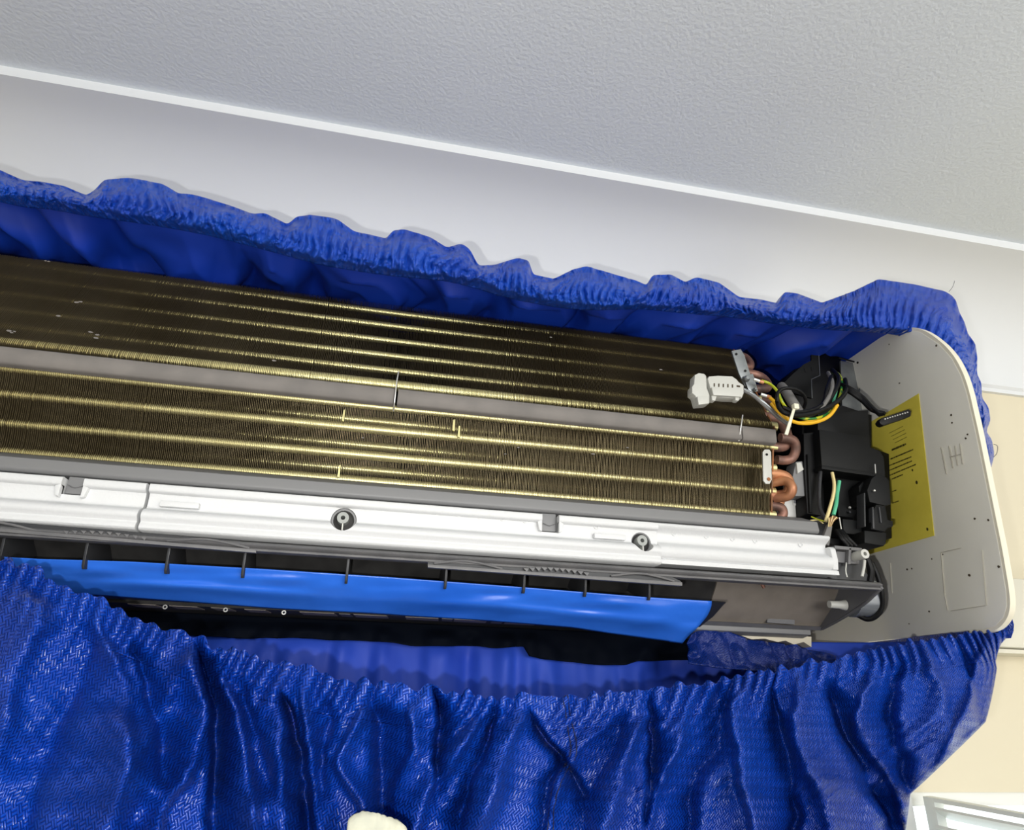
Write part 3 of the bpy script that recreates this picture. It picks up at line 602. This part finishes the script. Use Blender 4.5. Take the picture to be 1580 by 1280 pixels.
# small wires at the terminal block below
wire([(1284, 729, 1.01), (1287, 745, 1.005), (1286, 762, 1.0), (1280, 785, .995), (1274, 804, .995)], .0030, m_cream, lab='cream wire')
wire([(1295, 742, 1.012), (1292, 760, 1.008), (1290, 778, 1.0), (1286, 794, 1.0)], .0034, m_green, lab='mint green wire')
wire([(1266, 726, 1.03), (1264, 760, 1.025), (1266, 785, 1.02), (1274, 800, 1.01)], .0034, m_vane)
for k in range(8):
    a = (k - 3.5); wire([(1280 + .5 * a, 812, .99), (1283 + 1.1 * a, 803, .985), (1286 + 2.0 * a, 795 + abs(a), .985)], .0010, m_brown if k % 3 else m_cream, 'bare_strand')
wire([(1252, 797, 1.02), (1262, 801, 1.01), (1272, 804, 1.0)], .0012, m_yg, 'bare_strand'); wire([(1250, 803, 1.02), (1262, 802, 1.012), (1270, 807, 1.0)], .0012, m_cream, 'bare_strand')
MB().slab([(1278, 808), (1285, 810), (1280, 842), (1268, 836)], 1.0, .008).build('cable_sheath', m_grey, ac, bevel=.002)
for k in range(3): wire([(1290 + 4 * k, 818, 1.01), (1298 + 5 * k, 830, 1.0), (1308 + 6 * k, 842, 1.0)], .004, m_rubber)
# grey duct piece and the printed label below the bends
MB().slab([(1228, 712), (1238, 711), (1242, 722), (1243, 765), (1222, 765), (1222, 740)], 1.045, .03).build('pipe_guard', m_pan, ac, bevel=.0015)
MB().slab([(1229, 714), (1236, 713), (1240, 724), (1231, 730)], 1.041, .004).build('guard_face', m_conn, ac)
MB().slab([(1212, 764), (1242, 765), (1247, 800), (1220, 806), (1205, 790)], 1.075, .03).build('inner_housing', m_label, ac, bevel=.002)
lbp = MB().slab([(1223, 766), (1243, 767), (1243, 781), (1224, 779)], 1.073, .001).build('printed_label', m_label, ac)
for k in range(6): MB().slab([(1225 + 2.4 * k, 768), (1225 + 2.4 * k + random.choice((.8, 1.3)), 768), (1225 + 2.4 * k + 1, 776), (1225 + 2.4 * k, 776)], 1.0722, .0006).build('print_bar', m_thread, lbp)
MB().slab([(1240, 767), (1243, 767), (1243, 781), (1240, 781)], 1.0722, .0006).build('print_bar', m_thread, lbp)
# base slots under the tape
for k, a in enumerate([(215, 938, 258), (290, 947, 330), (345, 948, 372), (395, 952, 425), (460, 941, 515), (522, 944, 540), (545, 943, 598), (628, 947, 680), (686, 950, 703), (708, 949, 760), (766, 954, 783), (788, 955, 836)]):
    x0, y0, x1 = a; p = P(x0, 0 + y0, z=.116); q = P(x1, y0 + (x1 - x0) * .06, z=.116)
    MB().prism([(p[0], 1.153, .1168), (q[0], 1.153, .1168), (q[0] + .004, 1.19, .1168), (p[0] + .004, 1.19, .1168)], (0, 0, -.0012)).build('vent_slot', m_taupe if x1 - x0 > 25 else m_rail, ac)
for x0, y0 in ((228, 926), (330, 931), (428, 936)):
    p = P(x0, y0, z=.112); MB().ring((p[0], 1.145, .113), (0, -1, 0), .0018, .0036, .002, 12).build('clip_ring', m_pin, ac)
# ragged plaster edge seen under the outlet
pts = [P(a, c_, y=1.17) for a, c_ in ((1060, 972), (1085, 964), (1110, 963), (1140, 972), (1180, 980), (1225, 980), (1252, 982))]
low = [P(a, c_, y=1.17) for a, c_ in ((1252, 998), (1240, 990), (1225, 994), (1212, 988), (1200, 990), (1180, 985), (1160, 986), (1140, 979), (1125, 976), (1110, 970), (1095, 971), (1082, 969), (1066, 974))]
MB().prism(pts + low, (0, .03, 0)).build('ragged_edge', m_rag, ac)

# ------------------------------------------------------------------ blue tape over the outlet
top = [(-330, 838), (60, 862), (200, 866), (400, 877), (600, 890), (800, 905), (1000, 921), (1098, 927)]
bot = [(-330, 890), (60, 912), (200, 922), (400, 937), (600, 948), (760, 958), (880, 968), (960, 979), (1056, 993)]
n, m = 220, 26; V = np.zeros((n, m, 3)); UV = np.zeros((n, m, 2))
tx = np.array(top); bx_ = np.array(bot)
for i in range(n):
    s = i / (n - 1); xt = -330 + s * 1428; xb = -330 + s * 1386
    yt = np.interp(xt, tx[:, 0], tx[:, 1]); yb = np.interp(xb, bx_[:, 0], bx_[:, 1])
    a = np.array(P(xt, yt, y=1.003)); c_ = np.array(P(xb, yb, y=1.06))
    for j in range(m):
        t = j / (m - 1); q = a * (1 - t) + c_ * t; q[1] -= .010 * math.sin(math.pi * t) + .008 * math.exp(-((t - .62) / .12) ** 2) * (.6 + .4 * math.sin(s * 17)); 
        if s > .985: q[0] += .006 * math.sin(t * 5)
        V[i, j] = q; UV[i, j] = (q[0], t * .07)
V[..., 1] += .004 * vnoise(V[..., 0] * 16, np.broadcast_to(np.linspace(0, 4, m), (n, m)) + V[..., 0] * 6, 5) * ss(np.linspace(0, 1, m), .05, .3)
tape = grid('tape_strip', m_tape, V, UV, None, .0004); tag(tape, 'bright blue tape stuck along the lower lip of the air outlet', 'tape')

# ------------------------------------------------------------------ blue cleaning cover
cv = empty('cleaning_cover', (0, 1.1, -.7), 'blue woven plastic wash bag with gathered elastic rim wrapped around the unit', 'cover')
# -- upper rim: bottom and top edges read as curves, both real points in front of the unit
lowpts = [(-420, 205, .985), (-200, 250, .985), (0, 300, .985), (60, 308, .985), (130, 320, .985), (200, 330, .985), (300, 347, .985), (400, 372, .985), (500, 398, .985), (600, 414, .985), (700, 425, .985), (800, 452, .985), (900, 468, .985), (1000, 468, .985), (1060, 474, .985), (1130, 480, .985), (1200, 490, .985), (1260, 498, .985), (1310, 502, .985), (1375, 506, .985), (1420, 515, .97), (1450, 532, .955), (1470, 557, .945), (1485, 585, .94), (1500, 612, .94), (1510, 645, .94), (1519, 690, .94), (1526, 722, .945)]
toppts = [(-420, 150, 0), (-200, 215, 0), (0, 262, 0), (35, 278, 0), (62, 280, 0), (100, 287, 0), (134, 302, 0), (150, 290, 0), (160, 277, 0), (200, 274, 0), (250, 283, 0), (275, 298, 0), (300, 300, 0), (350, 315, 0), (390, 330, 0), (408, 328, 0), (446, 347, 0), (455, 334, 0), (480, 331, 0), (520, 337, 0), (545, 356, 0), (598, 368, 0), (605, 355, 0), (625, 353, 0), (665, 366, 0), (690, 382, 0), (712, 375, 0), (725, 384, 0), (738, 410, 0), (765, 408, 0), (800, 397, 0), (817, 402, 0), (821, 423, 0), (855, 430, 0), (885, 415, 0), (905, 410, 0), (945, 422, 0), (980, 432, 0), (1000, 441, 0), (1005, 424, 0), (1035, 423, 0), (1058, 435, 0), (1075, 427, 0), (1110, 436, 0), (1140, 458, 0), (1175, 462, 0), (1200, 468, 0), (1210, 450, 0), (1230, 452, 0), (1268, 467, 0), (1320, 448, 0), (1356, 430, 0), (1410, 438, 0), (1460, 449, 0), (1477, 462, 0), (1477, 474, 0), (1490, 500, 0), (1492, 512, 0), (1505, 530, 0), (1508, 550, 0), (1507, 576, 0), (1514, 590, 0), (1515, 614, 0), (1525, 628, 0), (1528, 648, 0), (1521, 665, 0), (1530, 678, 0), (1534, 700, 0), (1529, 722, 0)]
Lc = smooth([P(a, c_, y=y_) for a, c_, y_ in lowpts], 30)
def arclen(p): return np.concatenate([[0], np.cumsum(np.linalg.norm(np.diff(p, axis=0), axis=1))])
def resamp(p, n):
    a = arclen(p); t = np.linspace(0, a[-1], n); return np.stack([np.interp(t, a, p[:, k]) for k in range(3)], 1)
# match top edge to lower edge by nearest pixel station
Lr = resamp(Lc, 3200); lx, ly = proj(Lr)
tyy = []; T2 = np.array([(a, c_) for a, c_, _ in toppts], float)
lo2 = np.array([(a, c_) for a, c_, _ in lowpts], float)
la = np.concatenate([[0], np.cumsum(np.linalg.norm(np.diff(np.stack([lx, ly], 1), axis=0), axis=1))])
st_ = []
for a, c_ in T2:
    st_.append(la[np.argmin((lx - a) ** 2 + (ly - c_) ** 2 * .8)])
st_ = np.maximum.accumulate(np.array(st_) + np.arange(len(st_)) * .01)
ux_ = np.interp(la, st_, T2[:, 0]); uy_ = np.interp(la, st_, T2[:, 1])
ker = np.hanning(29); ker /= ker.sum()
def sm1(a): return np.convolve(np.pad(a, 14, mode='edge'), ker, 'valid')
ux_ = sm1(ux_); uy_ = sm1(uy_)
n = 3200; m = 64; sarc = arclen(Lr)
yoff = Lr[:, 1]
U3 = np.array([P(a, c_, y=y_ + .035) for a, c_, y_ in zip(ux_, uy_, yoff)])
V = np.zeros((n, m, 3)); UV = np.zeros((n, m, 2)); hgt_ = np.linalg.norm(U3 - Lr, axis=1)
toC = -Lr / np.linalg.norm(Lr, axis=1)[:, None]
puff = ss(hgt_, .045, .08)
for j in range(m):
    f = j / (m - 1)                       # 0 tucked-in start, .12 lower edge, .8 top edge, 1 behind
    if f < .15:
        k = f / .15; q = Lr + np.array([0, .030, .006]) * (1 - k)
    elif f < .82:
        k = (f - .15) / .67; q = Lr * (1 - k) + U3 * k + toC * (.022 * np.sin(math.pi * min(k * 1.15, 1)) ** .8)
    else:
        k = (f - .82) / .18; q = U3 + np.array([0, .06 * k, -.016 * k * k])
    V[:, j] = q; UV[:, j, 0] = sarc * 1.5; UV[:, j, 1] = f * .14
jj = np.linspace(0, 1, m)[None, :]; sa = sarc[:, None]
warp = .010 * vnoise(sa * 9 + jj * 1.5, jj * 3, 21) + .012 * (jj - .3) * vnoise(sa * 14, jj * 0, 22)
g1 = np.abs(np.sin((sa + warp) / .0145 * math.pi / 1 + 1.8 * vnoise(sa * 25, jj * 1.5, 23)))            # tight gathers
g2 = vnoise((sa + warp * 2) * 60, jj * 4, 24); g3 = vnoise((sa + warp) * 160, jj * 11, 25)
env = np.exp(-((jj - .36) / .2) ** 2)
amp = (.0115 * g1 * env + .009 * g2 * ss(jj, .1, .3) * (1 - .4 * ss(jj, .7, .95)) +   .0032 * g3 + .0075 * np.abs(vnoise((sa + warp * 1.5) * 150, jj * 8, 28)) + .004 * np.abs(vnoise((sa - warp) * 300, jj * 15, 29)) + .006 * vnoise(sa * 120, jj * 2.5, 27) * np.exp(-((jj - .2) / .15) ** 2))
V += toC[:, None, :] * amp[..., None]
V[..., 2] += (.004 * vnoise(sa * 90 + 0 * jj, jj * 0, 26) * np.exp(-((jj - .15) / .1) ** 2))
tag(grid('upper_rim', m_rimblue, V, UV, cv, .0006), 'glossy crinkled gathered upper rim with puffs')
# -- canopy over the unit, seen from underneath
n2, m2 = 500, 90; Cr = Lr[np.linspace(0, int(3200 * .885), n2).astype(int)]; V = np.zeros((n2, m2, 3)); UV = np.zeros((n2, m2, 2))
for j in range(m2):
    k = j / (m2 - 1); q = Cr.copy(); q[:, 1] = Cr[:, 1] + .012 + (1.44 - Cr[:, 1] - .012) * k
    q[:, 2] = (Cr[:, 2] + .008) * (1 - k) + (.752) * k + .02 * math.sin(math.pi * k) 
    q[:, 0] = np.minimum(q[:, 0], XP + .02)
    V[:, j] = q; UV[:, j] = np.stack([q[:, 0], np.full(n2, k * .45)], 1)
X_ = V[..., 0]; K = np.linspace(0, 1, m2)[None, :]; wv = X_ + .05 * vnoise(X_ * 6, K * 3, 31)
def tri(x): return np.abs(2 * (x - np.floor(x + .5)))
scal = tri(wv / .16) * .055 * ss(K, 0, .25) + .020 * vnoise(wv * 22, K * 5, 32) * ss(K, 0, .15) + .022 * tri(wv / .07 + K * 1.6) * ss(K, .05, .4)
V[..., 2] -= (scal - .02) * (1 - ss(K, .8, 1)) * (1 - .6 * ss(X_, .9, 1.0))
V[..., 2] = np.maximum(V[..., 2], .702 - .9 * np.maximum(0, 1.08 - V[..., 1]))
tag(grid('canopy', m_inner, V, UV, cv, .0006), 'darker inside of the cover above the fins')
# -- right side sheet between upper rim and lower bag (behind the end panel)
n3 = 60; V = np.zeros((n3, 14, 3)); UV = np.zeros((n3, 14, 2))
for i in range(n3):
    t = i / (n3 - 1); z = .74 - t * .63
    for j in range(14):
        k = j / 13; yf = np.interp(z, [.1, .2, .5, .6, .74], [.975, .955, .955, .97, 1.05]); V[i, j] = (1.05 + .012 * math.sin(z * 60 + k * 3), yf + (1.45 - yf) * k, z); UV[i, j] = (k * .5, z)
grid('side_sheet', m_blue, V, UV, cv, .0006)

# -- lower bag: front sheet
rimc = [(-1.07, .99, .17), (-.80, .94, .168)] + [P(a, c_, y=y_) for a, c_, y_ in [(0, 862, .90), (70, 893, .89), (150, 928, .88), (300, 985, .865), (430, 1020, .855), (560, 1047, .845), (700, 1066, .84), (800, 1074, .84), (920, 1075, .84), (1050, 1066, .85), (1180, 1043, .87), (1290, 1018, .90), (1400, 993, .93), (1480, 982, .955), (1530, 974, .97), (1550, 968, .985)]]
rc = resamp(smooth(rimc, 20), 1100); NS, NT = 1100, 330
s1 = np.linspace(0, 1, NS); rs = arclen(rc)
tt = np.linspace(0, 1, NT) ** 1.35; ZB = -.62
xr_z = ([-.62, -.40, -.17, -.11, -.06, -.018, .06, .124, .2], [.55, .68, .775, .80, .888, .965, 1.04, 1.062, 1.068]); xl_z = ([-.62, -.17, .16], [-.78, -1.0, -1.07])
rimz = rc[:, 2]
V = np.zeros((NS, NT, 3))
for j in range(NT):
    t = tt[j]; zz = rimz * (1 - t) + ZB * t
    xr = np.interp(zz, *xr_z); xl = np.interp(zz, *xl_z); u = (rc[:, 0] - rc[0, 0]) / (rc[-1, 0] - rc[0, 0]); u = np.maximum.accumulate(u)
    x = xl + (xr - xl) * u
    d = (rimz - zz)
    y0 = rc[:, 1] * np.exp(-d / .25) + (.86 + .12 * t) * (1 - np.exp(-d / .25)) - .05 * np.sin(np.pi * np.clip(d / .5, 0, 1))
    e = np.clip((x - (xr - .13)) / .13, 0, 1); y0 = y0 + (1.08 - y0) * (1 - np.sqrt(np.maximum(0, 1 - e ** 2.6))) * ss(d, .0, .06)
    e = np.clip(((xl + .13) - x) / .13, 0, 1); y0 = y0 + (1.08 - y0) * (1 - np.sqrt(np.maximum(0, 1 - e ** 2.6))) * ss(d, .0, .06)
    V[:, j, 0] = x; V[:, j, 1] = y0; V[:, j, 2] = zz
D = rimz[:, None] - V[..., 2]; px, py = proj(V); SA = rs[:, None] + 0 * D
edge = 1 - ss((np.interp(V[..., 2], *xr_z) - V[..., 0]) * -1, -.035, 0)
# folds: (polyline in reference stations, half width, height, sharpness) as seen on the cloth; + towards the viewer
folds = [
 ([(30, 905), (60, 960), (20, 1040), (0, 1110)], 34, .016), ([(140, 960), (120, 1050), (60, 1180), (40, 1280)], 30, -.016), ([(150, 950), (190, 1060), (200, 1110)], 20, .012),
 ([(205, 990), (235, 1090), (250, 1150)], 16, -.016), ([(160, 1090), (190, 1190), (150, 1300)], 60, .022), ([(300, 1000), (240, 1110), (200, 1180)], 20, .016), ([(290, 1010), (310, 1090), (300, 1180), (250, 1250)], 17, .017),
 ([(305, 995), (328, 1090), (335, 1300)], 13, -.030), ([(342, 1035), (360, 1110), (380, 1200), (395, 1290)], 16, .022), ([(372, 1050), (390, 1110), (415, 1180)], 14, -.012), ([(420, 1050), (432, 1130), (440, 1300)], 20, .018),
 ([(440, 1065), (462, 1130), (474, 1210), (478, 1290)], 9, -.024), ([(465, 1070), (480, 1170), (495, 1290)], 12, .015), ([(500, 1080), (505, 1120), (490, 1190)], 16, -.016),
 ([(565, 1080), (535, 1150), (520, 1180), (560, 1240)], 13, .016), ([(575, 1080), (590, 1130), (585, 1220), (600, 1290)], 22, -.028), ([(635, 1080), (640, 1150), (620, 1210)], 12, .013), ([(665, 1060), (680, 1110), (676, 1150)], 9, -.024),
 ([(740, 1110), (700, 1170), (650, 1240), (630, 1300)], 15, .018), ([(770, 1095), (745, 1160), (715, 1230), (700, 1300)], 10, -.026), ([(800, 1110), (770, 1190), (740, 1300)], 26, .020), ([(820, 1095), (842, 1140), (866, 1166)], 8, -.022),
 ([(866, 1166), (840, 1230), (830, 1300)], 12, -.014), ([(930, 1120), (880, 1170), (850, 1230)], 16, .012), ([(960, 1100), (945, 1150), (910, 1210), (905, 1300)], 20, -.014), ([(1000, 1100), (960, 1180), (930, 1290)], 20, .018),
 ([(1005, 1080), (1002, 1150), (1003, 1230)], 8, -.018), ([(1060, 1080), (1040, 1150), (1010, 1220), (1000, 1300)], 14, .012), ([(1120, 1065), (1110, 1130), (1070, 1200), (1050, 1300)], 24, -.020), ([(1145, 1060), (1130, 1110), (1150, 1200), (1165, 1300)], 13, .020),
 ([(1190, 1060), (1200, 1110), (1225, 1200), (1220, 1290)], 12, -.020), ([(1235, 1050), (1230, 1130), (1270, 1230), (1280, 1300)], 20, .020), ([(1275, 1055), (1300, 1120), (1340, 1200), (1375, 1260)], 16, -.030), ([(1345, 1035), (1325, 1130), (1360, 1180), (1385, 1220)], 12, .020),
 ([(1400, 1020), (1380, 1060), (1370, 1120), (1390, 1180)], 22, -.020), ([(1430, 1010), (1450, 1060), (1455, 1110)], 18, .016), ([(1475, 990), (1500, 1050)], 12, -.012), ([(1515, 985), (1505, 1060), (1470, 1120)], 10, .010)]
H = np.zeros_like(D)
for pts, wd, am in folds:
    q = np.array(pts, float); qs = smooth([(a, c_, 0) for a, c_ in q], 8)[:, :2]
    # extrapolate downwards
    qs = np.vstack([qs, qs[-1] + (qs[-1] - qs[-2]) / max(abs((qs[-1] - qs[-2])[1]), 1e-3) * 60 * np.array([.5, 1])])
    cx = np.interp(py, qs[:, 1], qs[:, 0]); prog = np.clip((py - q[0, 1]) / 100, 0, 1.6)
    cx = cx + 7 * vnoise(py / 55 + q[0, 0], px * 0 + q[0, 0] * .1, 52) + 3 * vnoise(py / 17, px * 0 + q[0, 0], 53)
    dd = (px - cx) / (wd * (.6 + .5 * np.minimum(prog, 1)) * (1 + .35 * vnoise(py / 45, px * 0 + q[0, 0] * .7, 54)))
    dd = dd / (1 + (.5 if int(q[0, 0]) % 2 else -.4) * np.tanh(dd * 2))
    amod = 1 + .45 * vnoise(py / 50 + 7, px * 0 + q[0, 0] * .3, 55)
    win = ss(py, q[0, 1] - 16, q[0, 1] + 28) * (1 - ss(py, q[-1, 1] + 10, q[-1, 1] + 110))
    shape = np.exp(-(dd ** 2 + .10) ** .72 * 1.1) * amod
    H += am * 3.1 * shape * win
wa = .03 * vnoise(SA * 6, D * 5, 41); sc_ = SA + wa
H += .0035 * (np.abs(vnoise(sc_ * 18, D * 6, 42)) * 2 - .6) * ss(D, .02, .10) + .012 * vnoise(sc_ * 9 + D * 3, D * 3, 43) * ss(D, .05, .2)
H += .0075 * (np.abs(vnoise(sc_ * 26 + D * 9, D * 17, 56)) - .3) * ss(D, .05, .15) + .0026 * vnoise(sc_ * 70, D * 26, 44) * ss(D, .02, .08)
# gathers at the elastic
gw = SA + .004 * vnoise(SA * 30, D * 8, 45) + D * .12 * vnoise(SA * 16, D * 0, 47)
gate = np.exp(-(np.maximum(D - .014, 0) / .030) ** 1.3)
H += gate * (.0105 * 1.1 * np.tanh(1.3 * np.sin(gw / .023 * 2 * math.pi + 5.5 * vnoise(SA * 13, D * 0, 46))) + .004 * vnoise(gw * 130, D * 30, 49)) * (.75 + .35 * vnoise(SA * 11, D * 0, 48))
pinch = -.006 * np.exp(-((D - .034) / .008) ** 2); H += pinch
edgefade = 1 - .7 * ss(V[..., 0], np.interp(V[..., 2], *xr_z) - .03, np.interp(V[..., 2], *xr_z))
toC3 = -V / np.linalg.norm(V, axis=2)[..., None]; V = V + toC3 * (H * edgefade)[..., None]
V[..., 2] += .005 * vnoise(SA * 75, D * 0, 50) * np.exp(-D / .02) + .0022 * np.sin(SA / .023 * 2 * math.pi + 1.2 + 5.5 * vnoise(SA * 13, D * 0, 46)) * np.exp(-D / .012)
UV = np.stack([SA * 1.15, D], 2)
bagfront = V.copy()
kk = int(np.argmax(tt * (.1 + .62) > .042))
tag(grid('front_sheet', m_blue, V[:, kk:], UV[:, kk:], cv, .0006), 'folded woven front of the hanging bag')
tag(grid('lower_rim', m_blue, V[:, :kk + 1], UV[:, :kk + 1], cv, .0010), 'darker gathered elastic edge of the hanging bag')
# lining folded inside the rim
V2 = V[::2, :kk + 20].copy() * 1.006; V2[..., 2] += .0005
grid('rim_lining', m_inner, V2, UV[::2, :kk + 20], cv)
# -- back sheet with the black band at its top
NB = 420; MBk = 90; V = np.zeros((NB, MBk, 3)); UV = np.zeros((NB, MBk, 2)); xb_ = np.linspace(-1, 1, NB)
for j in range(MBk):
    t = (j / (MBk - 1)) ** 1.2; z = .115 + (ZB - .115) * t; xr = np.interp(z, *xr_z); xl = np.interp(z, *xl_z)
    x = xl + (xr - xl) * (xb_ + 1) / 2; e = np.abs(xb_) ** 14
    V[:, j] = np.stack([x, 1.27 - .12 * t + (1.08 - 1.27 + .12 * t) * e, np.full(NB, z)], 1); UV[:, j] = np.stack([x, np.full(NB, z)], 1)
Zd = .115 - V[..., 2]
V[..., 1] += (.020 * vnoise(V[..., 0] * 16 + Zd, Zd * 4, 61) + .010 * vnoise(V[..., 0] * 45, Zd * 9, 62)) * ss(Zd, .01, .06) * (1 - np.abs(xb_)[:, None] ** 14)
tag(grid('back_sheet', m_lining, V, UV, cv, .0006), 'paler blue inside face of the bag below the tape')
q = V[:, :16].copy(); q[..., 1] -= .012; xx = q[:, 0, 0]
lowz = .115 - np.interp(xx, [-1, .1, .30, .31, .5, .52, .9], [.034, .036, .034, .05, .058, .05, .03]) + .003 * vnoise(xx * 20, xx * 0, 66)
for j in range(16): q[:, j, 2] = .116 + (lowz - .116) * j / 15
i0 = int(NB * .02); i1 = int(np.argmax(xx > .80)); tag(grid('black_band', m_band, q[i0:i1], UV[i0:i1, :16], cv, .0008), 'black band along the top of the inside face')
# crinkled blue flap under the outlet's right end
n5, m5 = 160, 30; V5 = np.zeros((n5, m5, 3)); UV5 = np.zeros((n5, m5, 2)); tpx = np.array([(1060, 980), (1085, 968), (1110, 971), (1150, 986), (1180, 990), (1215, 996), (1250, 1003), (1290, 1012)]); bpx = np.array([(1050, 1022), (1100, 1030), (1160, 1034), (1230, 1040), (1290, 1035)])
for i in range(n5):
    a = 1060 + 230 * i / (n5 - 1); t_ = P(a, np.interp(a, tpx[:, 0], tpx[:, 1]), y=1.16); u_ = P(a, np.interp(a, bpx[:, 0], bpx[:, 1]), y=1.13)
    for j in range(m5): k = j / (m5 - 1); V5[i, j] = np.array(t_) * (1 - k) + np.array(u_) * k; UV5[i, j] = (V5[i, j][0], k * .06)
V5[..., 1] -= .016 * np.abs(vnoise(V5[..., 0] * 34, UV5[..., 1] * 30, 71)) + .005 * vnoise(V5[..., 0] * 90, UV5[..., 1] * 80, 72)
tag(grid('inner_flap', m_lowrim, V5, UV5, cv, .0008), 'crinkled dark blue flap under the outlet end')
# -- double rows of stitching on the front sheet
def stitch(poly):
    q = smooth([(a, c_, 0) for a, c_ in poly], 10); fx, fy = proj(bagfront[::1, ::1]); pts = []
    flat = bagfront.reshape(-1, 3); fx = fx.ravel(); fy = fy.ravel()
    for a, c_, _ in q:
        k = np.argmin((fx - a) ** 2 + (fy - c_) ** 2); pts.append(flat[k] * (1 - .002))
    pts = np.array(pts); pts[1:-1] = (pts[:-2] + pts[1:-1] * 2 + pts[2:]) / 4
    MB().tube(pts, .0007, 5, 2).build('seam_stitching', m_thread, cv)
stitch([(866, 1062), (874, 1110), (880, 1165), (858, 1200), (848, 1240), (845, 1285)]); stitch([(874, 1062), (882, 1110), (890, 1160), (868, 1200), (856, 1240), (853, 1285)])
# thread hanging from the side of the rim
MB().tube([P(1533, 685, y=.97), P(1539, 688, y=.965), P(1538, 699, y=.965), P(1533, 705, y=.97)], .0005, 5).build('loose_thread', m_thread, cv)
MB().tube([P(1464, 450, y=1.0), P(1470, 442, y=1.0), P(1473, 433, y=1.0)], .0004, 5).build('loose_thread', m_thread, cv)

# ------------------------------------------------------------------ folded off-white cloth in the foreground
n6, m6 = 70, 60; V6 = np.zeros((n6, m6, 3)); UV6 = np.zeros((n6, m6, 2)); sp = smooth([(538, 1272, 0), (541, 1259, 0), (558, 1250, 0), (580, 1252, 0), (605, 1260, 0), (622, 1268, 0), (627, 1276, 0)], 12); sp = resamp(sp, n6)
for i in range(n6):
    a, c_, _ = sp[i]; base = np.array(P(a, c_, y=.74))
    for j in range(m6):
        k = j / (m6 - 1); th_ = k * math.pi
        if k < .5: f_ = k / .5; q = base + np.array([0, -.020 + .020 * f_, -.12 * (1 - f_)]); q[1] = .74 - .018 * (1 - f_ ** 4) 
        else: f_ = (k - .5) / .5; q = base + np.array([0, .022 * (1 - (1 - f_) ** 4), -.12 * f_])
        V6[i, j] = q; UV6[i, j] = (i / n6 * .1, k * .2)
V6[..., 1] += .0016 * vnoise(V6[..., 0] * 180, V6[..., 2] * 180, 81); V6[..., 2] += .0008 * vnoise(V6[..., 0] * 400, V6[..., 1] * 400, 82)
tag(grid('folded_cloth', m_cloth, V6, UV6, None, .0012), 'off-white folded cloth poking up before the blue bag at the bottom edge', 'cloth')
